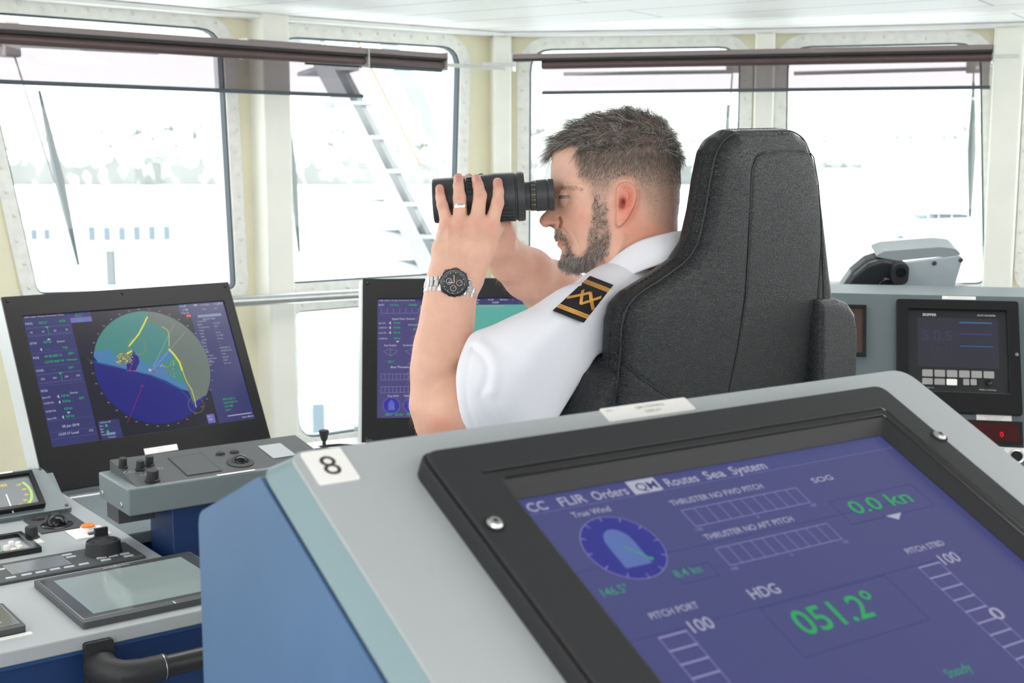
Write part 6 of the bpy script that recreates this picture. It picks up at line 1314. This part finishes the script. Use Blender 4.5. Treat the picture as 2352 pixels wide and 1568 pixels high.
m = MB(); N_ = 30; c0 = Vector(lp(1100, 424, 2.018).tolist()); dx = Vector(lp(1112, 423.4, 2.018).tolist()) - c0; m.lathe([(.011, 0), (.0175, .001), (.0175, dx.length - .001), (.011, dx.length)], 30, c0, dx); binpart(m, 'focus_wheel', rubb)
# wrist watch
wc = Vector(lp(1036, 664, 1.8955).tolist()); wax = (Vector(lp(1043, 628, 1.900).tolist()) - Vector(lp(1029, 720, 1.892).tolist())).normalized()
cx_ = Vector(lp(1043, 649, 1.8555).tolist())
watch = empty('wristwatch', CM @ cx_, label='steel wristwatch with black chronograph dial on the raised left wrist', cat='watch')
WI = watch.matrix_world.inverted()
def wpart(m, name, mt, par=None, **k): o = m.build(name, mt, None, **k); p_ = par or watch; o.parent = p_; o.matrix_parent_inverse = (WI if p_ is watch else p_.matrix_world.inverted()); o.matrix_world = CM; return o
chrome = mat('polished_steel', 'd2d0d0', .16, 1.0); dsteel = mat('dark_bezel_steel', '4a4a4e', .25, .9)
fac = Vector((.08, -.10, 1)).normalized(); up_ = (wax - fac * wax.dot(fac)).normalized(); rt_ = up_.cross(fac)
def wl(u, v, n): return cx_ + rt_ * u + up_ * v + fac * n
Rm = Matrix((rt_.to_4d(), up_.to_4d(), fac.to_4d(), (0, 0, 0, 1))).transposed()
for i in range(3): Rm[3][i] = 0
Rm.translation = cx_
def wloc(m): m.v = [tuple(Rm @ Vector(p)) for p in m.v]; return m
pts_ = []
for k in range(48): a = 2 * PI * k / 48; r = .0208 + .0014 * math.cos(a * 8) ** 3; pts_.append((r * math.cos(a), r * math.sin(a)))
wpart(wloc(MB().prism(pts_, -.010, .001)), 'case', dsteel, smooth=30, bevel=.0006)
wpart(wloc(MB().lathe([(.0195, .001), (.0198, .002), (.0185, .0036), (.0170, .0038), (.0168, .002)], 48, cap=False)), 'bezel', dsteel)
dl = MB().mat(mat('watch_dial', '101113', .3)).disc((0, 0), .0169, .0022, 48).mat(label)
for k in range(60): a = 2 * PI * k / 60; dl.line([(.0152 * math.cos(a), .0152 * math.sin(a)), ((.0162 if k % 5 else .0140) * math.cos(a), (.0162 if k % 5 else .0140) * math.sin(a))], .00022 if k % 5 else .0007, .0024)
for cxx, cyy in ((-.0075, .001), (.0075, .001), (0, -.0078)): dl.disc((cxx, cyy), .0042, .0024, 24, r0=.0038); dl.line([(cxx, cyy), (cxx + .002, cyy + .002)], .0003, .0025)
dl.line([(0, 0), (-.0085, -.0005)], .0008, .0028).line([(0, 0), (-.002, .0105)], .0007, .0028).mat(mat('watch_red', 'c03028', .4)).line([(-.001, -.003), (.0040, .0085)], .0005, .003).disc((0, 0), .0012, .0031, 12)
for p in dl.v[:0]: pass
wpart(wloc(dl), 'dial', None, smooth=0)
for v_ in (-.0075, 0, .0075): wpart(wloc(MB().lathe([(.0018, 0), (.0022, .001), (.0022, .0035), (.0014, .004)], 12, (.0195 + 0, v_, -.0035), (1, 0, 0))), 'pusher', chrome)
# bracelet: rows of links round the wrist
m = MB(); bb = wax; s_a = fac - bb * fac.dot(bb); s_a.normalize(); s_b = bb.cross(s_a); NL = 26; Rb = .0358
for k in range(NL):
    a = 2 * PI * k / NL
    if abs(math.atan2(math.sin(a), math.cos(a))) < .47: continue
    d = s_a * math.cos(a) + s_b * math.sin(a); tt = -s_a * math.sin(a) + s_b * math.cos(a)
    for j, (w0, w1, hgt, dl_) in enumerate(((-.0105, -.0045, .0030, 0.0), (-.0042, .0042, .0036, .0022), (.0045, .0105, .0030, 0.0))):
        hw = Rb * PI / NL * .93; c = wc + d * Rb + tt * dl_; vs = [c + d * z + tt * t + bb * b for z, tk in ((-.001, 1.0), (hgt * .7, 1.0), (hgt, .6)) for b in (w0, w1) for t in (-hw * tk, hw * tk)]
        m.add(vs, [(0, 1, 3, 2), (0, 4, 5, 1), (2, 3, 7, 6), (0, 2, 6, 4), (1, 5, 7, 3), (4, 8, 9, 5), (6, 7, 11, 10), (4, 6, 10, 8), (5, 9, 11, 7), (8, 10, 11, 9)])
wpart(m, 'bracelet', chrome, smooth=20)
# ring
rc_ = Vector(lp(1057, 474, 1.9295).tolist()); rax = (Vector(lp(1055.5, 454, 1.932).tolist()) - Vector(lp(1058, 505, 1.927).tolist())).normalized()
rg = empty('wedding_ring', CM @ rc_, label='plain silver ring on the ring finger holding the binoculars', cat='ring')
m = MB().lathe([(.0099, -.0027), (.0109, -.0027), (.0113, 0), (.0109, .0027), (.0099, .0027)], 40, rc_, rax + Vector((0, 0, .12)), cap=False); o = m.build('band', chrome, None); o.parent = rg; o.matrix_parent_inverse = rg.matrix_world.inverted(); o.matrix_world = CM
# ================================================================== SECOND CHAIR BEHIND THE STARBOARD CONSOLE
FS3 = Frame(atD(2140, 640, 3.75), 95, 103)
sc_ = empty('helm_chair', FS3.M, label='low back of a second black and silver chair beyond the right console', cat='chair')
q = FS3.uvs([(2075, 604), (2214, 586), (2180, 700), (2050, 700)])
MB().prism(roundpoly(q, [.01, .02, .01, .01]), -.012, 0).build('back_panel', mat('silver_panel', 'b9c4c8', .35, .3, var=.08, vscale=20), sc_, bevel=.003)
cpoly = [(1928, 690), (1934, 664), (1958, 630), (1992, 602), (2030, 590), (2066, 597), (2082, 610), (2070, 700)]
P2 = FS3.uvs(cpoly)
def c2F(X, Y, Z):
    d2 = poly_sd(X[:, :, 0], Y[:, :, 0], P2)[:, :, None]; r = .02; a = d2 + r; b = np.abs(Z + .04) - .04 + r
    return np.minimum(np.maximum(a, b), 0) + np.sqrt(np.maximum(a, 0) ** 2 + np.maximum(b, 0) ** 2) - r
P_, Q_ = surfnet(c2F, (min(p[0] for p in P2) - .02, min(p[1] for p in P2) - .02, -.11), (max(p[0] for p in P2) + .02, max(p[1] for p in P2) + .02, .02), .004, 1); np_mesh('backrest', P_, Q_, mat('smooth_black_leather', '26292c', .3), sc_)
T2_ = FS3.uvs([(2062, 600), (2210, 586), (2196, 572), (2160, 568), (2030, 578), (2010, 590)])
MB().prism(roundpoly(T2_, .01), -.10, -.004).build('top_cushion', mat('grey_leather', '8d9598', .35), sc_, bevel=.008, seg=3)
a = FS3.uv(2068, 625, .02); MB().prism(rrect(a[0] - .024, a[0] + .022, a[1] - .035, a[1] + .028, .018), 0, .03).build('pivot_housing', blackm, sc_, bevel=.003); MB().lathe([(.014, .03), (.014, .034), (.010, .035)], 20, (a[0], a[1] + .004, 0)).build('pivot_knob', blackg, sc_)
w = FS3.uvs([(2016, 690), (2020, 655), (2034, 640), (2052, 644)], .012); MB().tube([(p[0], p[1], .012) for p in w], .008, 10).build('armrest_tube', blackg, sc_)
for px in ((2146, 604), (2207, 597)): a = FS3.uv(*px); screw(sc_, a[0], a[1], 0, .007, dkgrey)
MB().lathe([(.2, -.0), (.2, .02), (.05, .04), (.05, .75), (.15, .78), (.15, .82)], 24, (0, 0, 0)).build('pedestal', steel, None)
pd_ = COL.objects[-1]; pd_.parent = sc_; pd_.matrix_parent_inverse = FS3.M.inverted(); pd_.matrix_basis = Matrix.Translation((FS3.o.x - .1, FS3.o.y + .12, 0.001))
# ================================================================== WINDOW WIPERS
wm = mat('wiper_grey', '626d73', .45); wg = mat('wiper_rail_grey', 'a8a2a4', .5)
def wiper(F, blade, arm, rail_, lab, n=-.16):
    t = empty('window_wiper', F.M, label=lab, cat='wiper')
    b = F.uvs(blade, n); a = F.uvs(arm, n); r = F.uvs(rail_, n)
    MB().tube([(b[0][0], b[0][1], n), (b[0][0] * .5 + b[1][0] * .5, b[0][1] * .5 + b[1][1] * .5, n), (b[1][0], b[1][1], n)], [.005, .019, .005], 8).build('blade', wm, t)
    MB().tube([(a[0][0], a[0][1], n - .03), (a[1][0], a[1][1], n - .015)], .0035, 8).build('arm', wg, t)
    MB().tube([(r[0][0], r[0][1], n - .05), (r[1][0], r[1][1], n - .05)], .009, 8).build('rail', wg, t)
    MB().box(a[0][0] - .03, a[0][0] + .03, a[0][1] - .03, a[0][1] + .10, n - .08, n - .02).build('motor_box', wg, t, bevel=.006)
wiper(facet[0], [(90, 208), (180, 608)], [(36, 110), (128, 420)], [(-60, 96), (378, 118)], 'long window wiper on the leftmost window')
wiper(facet[1], [(658, 230), (687, 578)], [(640, 150), (670, 400)], [(640, 112), (900, 128)], 'window wiper at the left side of the window with the outside stair')
wiper(facet[2], [(1672, 240), (1664, 560)], [(1684, 150), (1672, 300)], [(1292, 168), (1684, 163)], 'window wiper between the officer and the pillar by the chair')
wiper(facet[3], [(2236, 190), (2228, 498)], [(2238, 150), (2232, 330)], [(1822, 167), (2238, 156)], 'window wiper on the rightmost window')
# ================================================================== OUTSIDE
GZ = -6.5
def eg(name, m, **k): return mat(name, m, .7, **k)
quay = eg('quay_concrete', 'c9cbcb', var=.05, vscale=.3); bwall = eg('building_white', 'c9cbcc'); bshade = eg('building_grey', '9ea6ac'); bwin = mat('building_glass', '56626c', .3)
g0_ = MB().add([(-600, 7, GZ), (600, 7, GZ), (600, 900, GZ), (-600, 900, GZ)], [(0, 1, 2, 3)]).build('quay_ground', quay, smooth=0); tag(g0_, kind='structure')
# wooded hillside across the harbour: too many trees to count
m = MB()
r2 = random.Random(3)
ico = MB().ball((0, 0, 0), 1, 7, 5)
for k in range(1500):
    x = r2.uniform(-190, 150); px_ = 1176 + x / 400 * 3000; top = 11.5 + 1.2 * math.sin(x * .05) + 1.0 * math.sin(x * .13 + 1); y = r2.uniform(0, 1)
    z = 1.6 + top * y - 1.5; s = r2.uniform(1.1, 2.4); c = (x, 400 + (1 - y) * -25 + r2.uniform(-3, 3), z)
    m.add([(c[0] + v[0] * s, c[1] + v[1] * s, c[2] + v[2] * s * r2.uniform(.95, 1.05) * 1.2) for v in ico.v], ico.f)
ho = m.build('wooded_hillside', mat('tree_haze_grey', 'b0b4b1', .9, var=.25, vscale=.35), smooth=80); tag(ho, 'pale wooded hillside seen across the water beyond the windows', 'trees', kind='stuff')  # distance haze is put into the pale tree colour
hb_ = MB().prism([(-195, 395), (155, 395), (155, 440), (-195, 440)], GZ, 10).build('hill', eg('hill_haze_grey', 'cfd2d0'), smooth=0); tag(hb_, kind='structure')  # same haze paled into the slope behind the trees
def building(name, F, x0, x1, y0, y1, lab, wins, depth=12, cat='building', roof=None, wallm=None):
    a = F.uv(x0, y0); b = F.uv(x1, y1); t = empty(name, F.M, label=lab, cat=cat); u0, u1 = sorted((a[0], b[0])); v1 = a[1]; v0 = b[1]
    MB().box(u0, u1, v0, v1, -depth, 0).build('walls', wallm or bwall, t, smooth=0)
    MB().box(u0 - .2, u1 + .2, v1, v1 + .25, -depth - .2, .25).build('roof', roof or bshade, t, smooth=0)
    for (wx0, wx1, wy0, wy1, nx) in wins:
        p = F.uv(wx0, wy0); q = F.uv(wx1, wy1); du = (q[0] - p[0]) / nx
        for k in range(nx): MB().box(p[0] + du * k + du * .1, p[0] + du * (k + 1) - du * .1, q[1], p[1], 0, .06).build('window', bwin if k % 2 else bshade, t, smooth=0)
    return t
def gframe(px, D, h=90): p = atD(px, 360, D); return Frame((p.x, p.y, 0), h, 90)
building('warehouse', gframe(250, 86, 80), 30, 520, 484, 646, 'long white warehouse with a row of windows beyond the leftmost window', [(55, 116, 527, 549, 4), (184, 392, 521, 550, 12)])
building('terminal_building', gframe(2080, 120, 92), 1900, 2420, 395, 560, 'white harbour building with blue windows beyond the rightmost window', [(2038, 2052, 402, 420, 1), (2084, 2112, 410, 420, 1), (2120, 2146, 410, 420, 1), (2040, 2096, 540, 548, 3)])
building('office_block', gframe(2120, 240, 92), 2030, 2330, 305, 420, 'distant pale block with window strips under the skyline at right', [(2038, 2098, 311, 320, 4), (2150, 2200, 311, 320, 4)])
FA_ = gframe(2110, 118, 92); a = FA_.uv(2110, 395); m = MB().prism([(a[0] - 2.0, a[1])] + [(a[0] - 2.0 * math.cos(PI * k / 12), a[1] + 1.0 * math.sin(PI * k / 12)) for k in range(1, 12)] + [(a[0] + 2.0, a[1])], -6, 0); o = m.build('arched_roof', bwall, M=FA_.M, smooth=0); tag(o, 'low arched roof on top of the white harbour building at right', 'roof')
building('quay_shed', gframe(720, 27, 75), 640, 1000, 862, 1120, 'near white quay shed seen through the low window beside the joystick', [(682, 748, 930, 1008, 2)], depth=6)
kb = gframe(252, 82); a = kb.uv(252, 612); kt = empty('quay_kiosk', kb.M, label='small dark kiosk standing on the quay in front of the warehouse', cat='kiosk')
MB().box(a[0] - .22, a[0] + .22, GZ, a[1] + 1.0, -.5, 0).build('cabin', mat('kiosk_grey', '5a5e62', .6), kt); MB().box(a[0] - .28, a[0] + .3, a[1] + .98, a[1] + 1.06, -.56, .06).build('roof', bshade, kt)
# motor boat hull and cabin at the berth
FB_ = gframe(2165, 75, 88); bt = empty('moored_boat', FB_.M, label='moored boat with dark canopy seen low in the rightmost window', cat='boat')
q = FB_.uvs([(2090, 505), (2262, 500), (2240, 545), (2110, 545)]); MB().prism(q, -2.2, 0).build('hull', bwall, bt, smooth=0)
q = FB_.uvs([(2150, 482), (2232, 480), (2236, 490), (2146, 492)]); MB().prism(q, -1.8, -.2).build('canopy', bshade, bt, smooth=0)
for x in (2136, 2160, 2190, 2228): p = FB_.uv(x, 490); MB().box(p[0] - .03, p[0] + .03, p[1] - .6, p[1], -.3, -.24).build('post', bshade, bt, smooth=0)
p = FB_.uvs([(2120, 494), (2230, 502)]); MB().box(p[0][0], p[1][0], p[1][1], p[0][1], -1.6, -.4).build('cabin', mat('boat_glass', '66727a', .4), bt, smooth=0)
# outside stair with rails
sw_ = eg('stair_white', '8c9094', var=.03); FO = Frame(atD(930, 400, 7.6), 70, 90)
st = empty('outside_stair', FO.M, label='white steel stair leading up outside the second window from left', cat='stair')
def so(px, n): return FO.uv(px[0], px[1], n)
for n_, lab_, (pa, pb) in ((.32, 'stringer', ((742, 150), (975, 600))), (-.32, 'stringer', ((918, 150), (1160, 600)))):
    a, b = so(pa, n_), so(pb, n_); d = Vector((b[0] - a[0], b[1] - a[1])).normalized(); e_ = d * .5; a = (a[0] - e_.x, a[1] - e_.y); b = (b[0] + e_.x * 3, b[1] + e_.y * 3); w_ = .05
    MB().prism([(a[0] - w_, a[1]), (a[0] + w_, a[1]), (b[0] + w_, b[1]), (b[0] - w_, b[1])], n_ - .012, n_ + .012).build('stringer', sw_, st, smooth=0)
a, b = so((742, 150), .32), so((975, 600), .32); dv = b[1] - a[1]; du = b[0] - a[0]; step = .185; k = -2
for k in range(-2, 12):
    v = a[1] - k * step; u = a[0] + du * (v - a[1]) / dv
    MB().box(u - .02, u + .20, v - .022, v, -.31, .31).build('tread', sw_, st, smooth=0)
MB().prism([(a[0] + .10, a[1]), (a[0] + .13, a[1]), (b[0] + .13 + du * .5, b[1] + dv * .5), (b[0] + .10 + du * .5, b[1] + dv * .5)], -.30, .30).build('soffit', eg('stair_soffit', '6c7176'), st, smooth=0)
for n_ in (.32, -.32):
    off = .85; A1 = (a[0] - du * .15, a[1] - dv * .15 + off); B1 = (b[0] + du * .3, b[1] + dv * .3 + off)
    sh_ = 0 if n_ > 0 else 0
    if n_ < 0: MB().tube([(A1[0], A1[1], n_), (B1[0], B1[1], n_)], .007, 8).build('handrail', mat('red_lead', 'c07a5a', .6), st)
    if n_ < 0: MB().tube([(A1[0], A1[1] - .4, n_), (B1[0], B1[1] - .4, n_)], .005, 8).build('handrail', mat('red_lead', 'd8845c', .6), st)
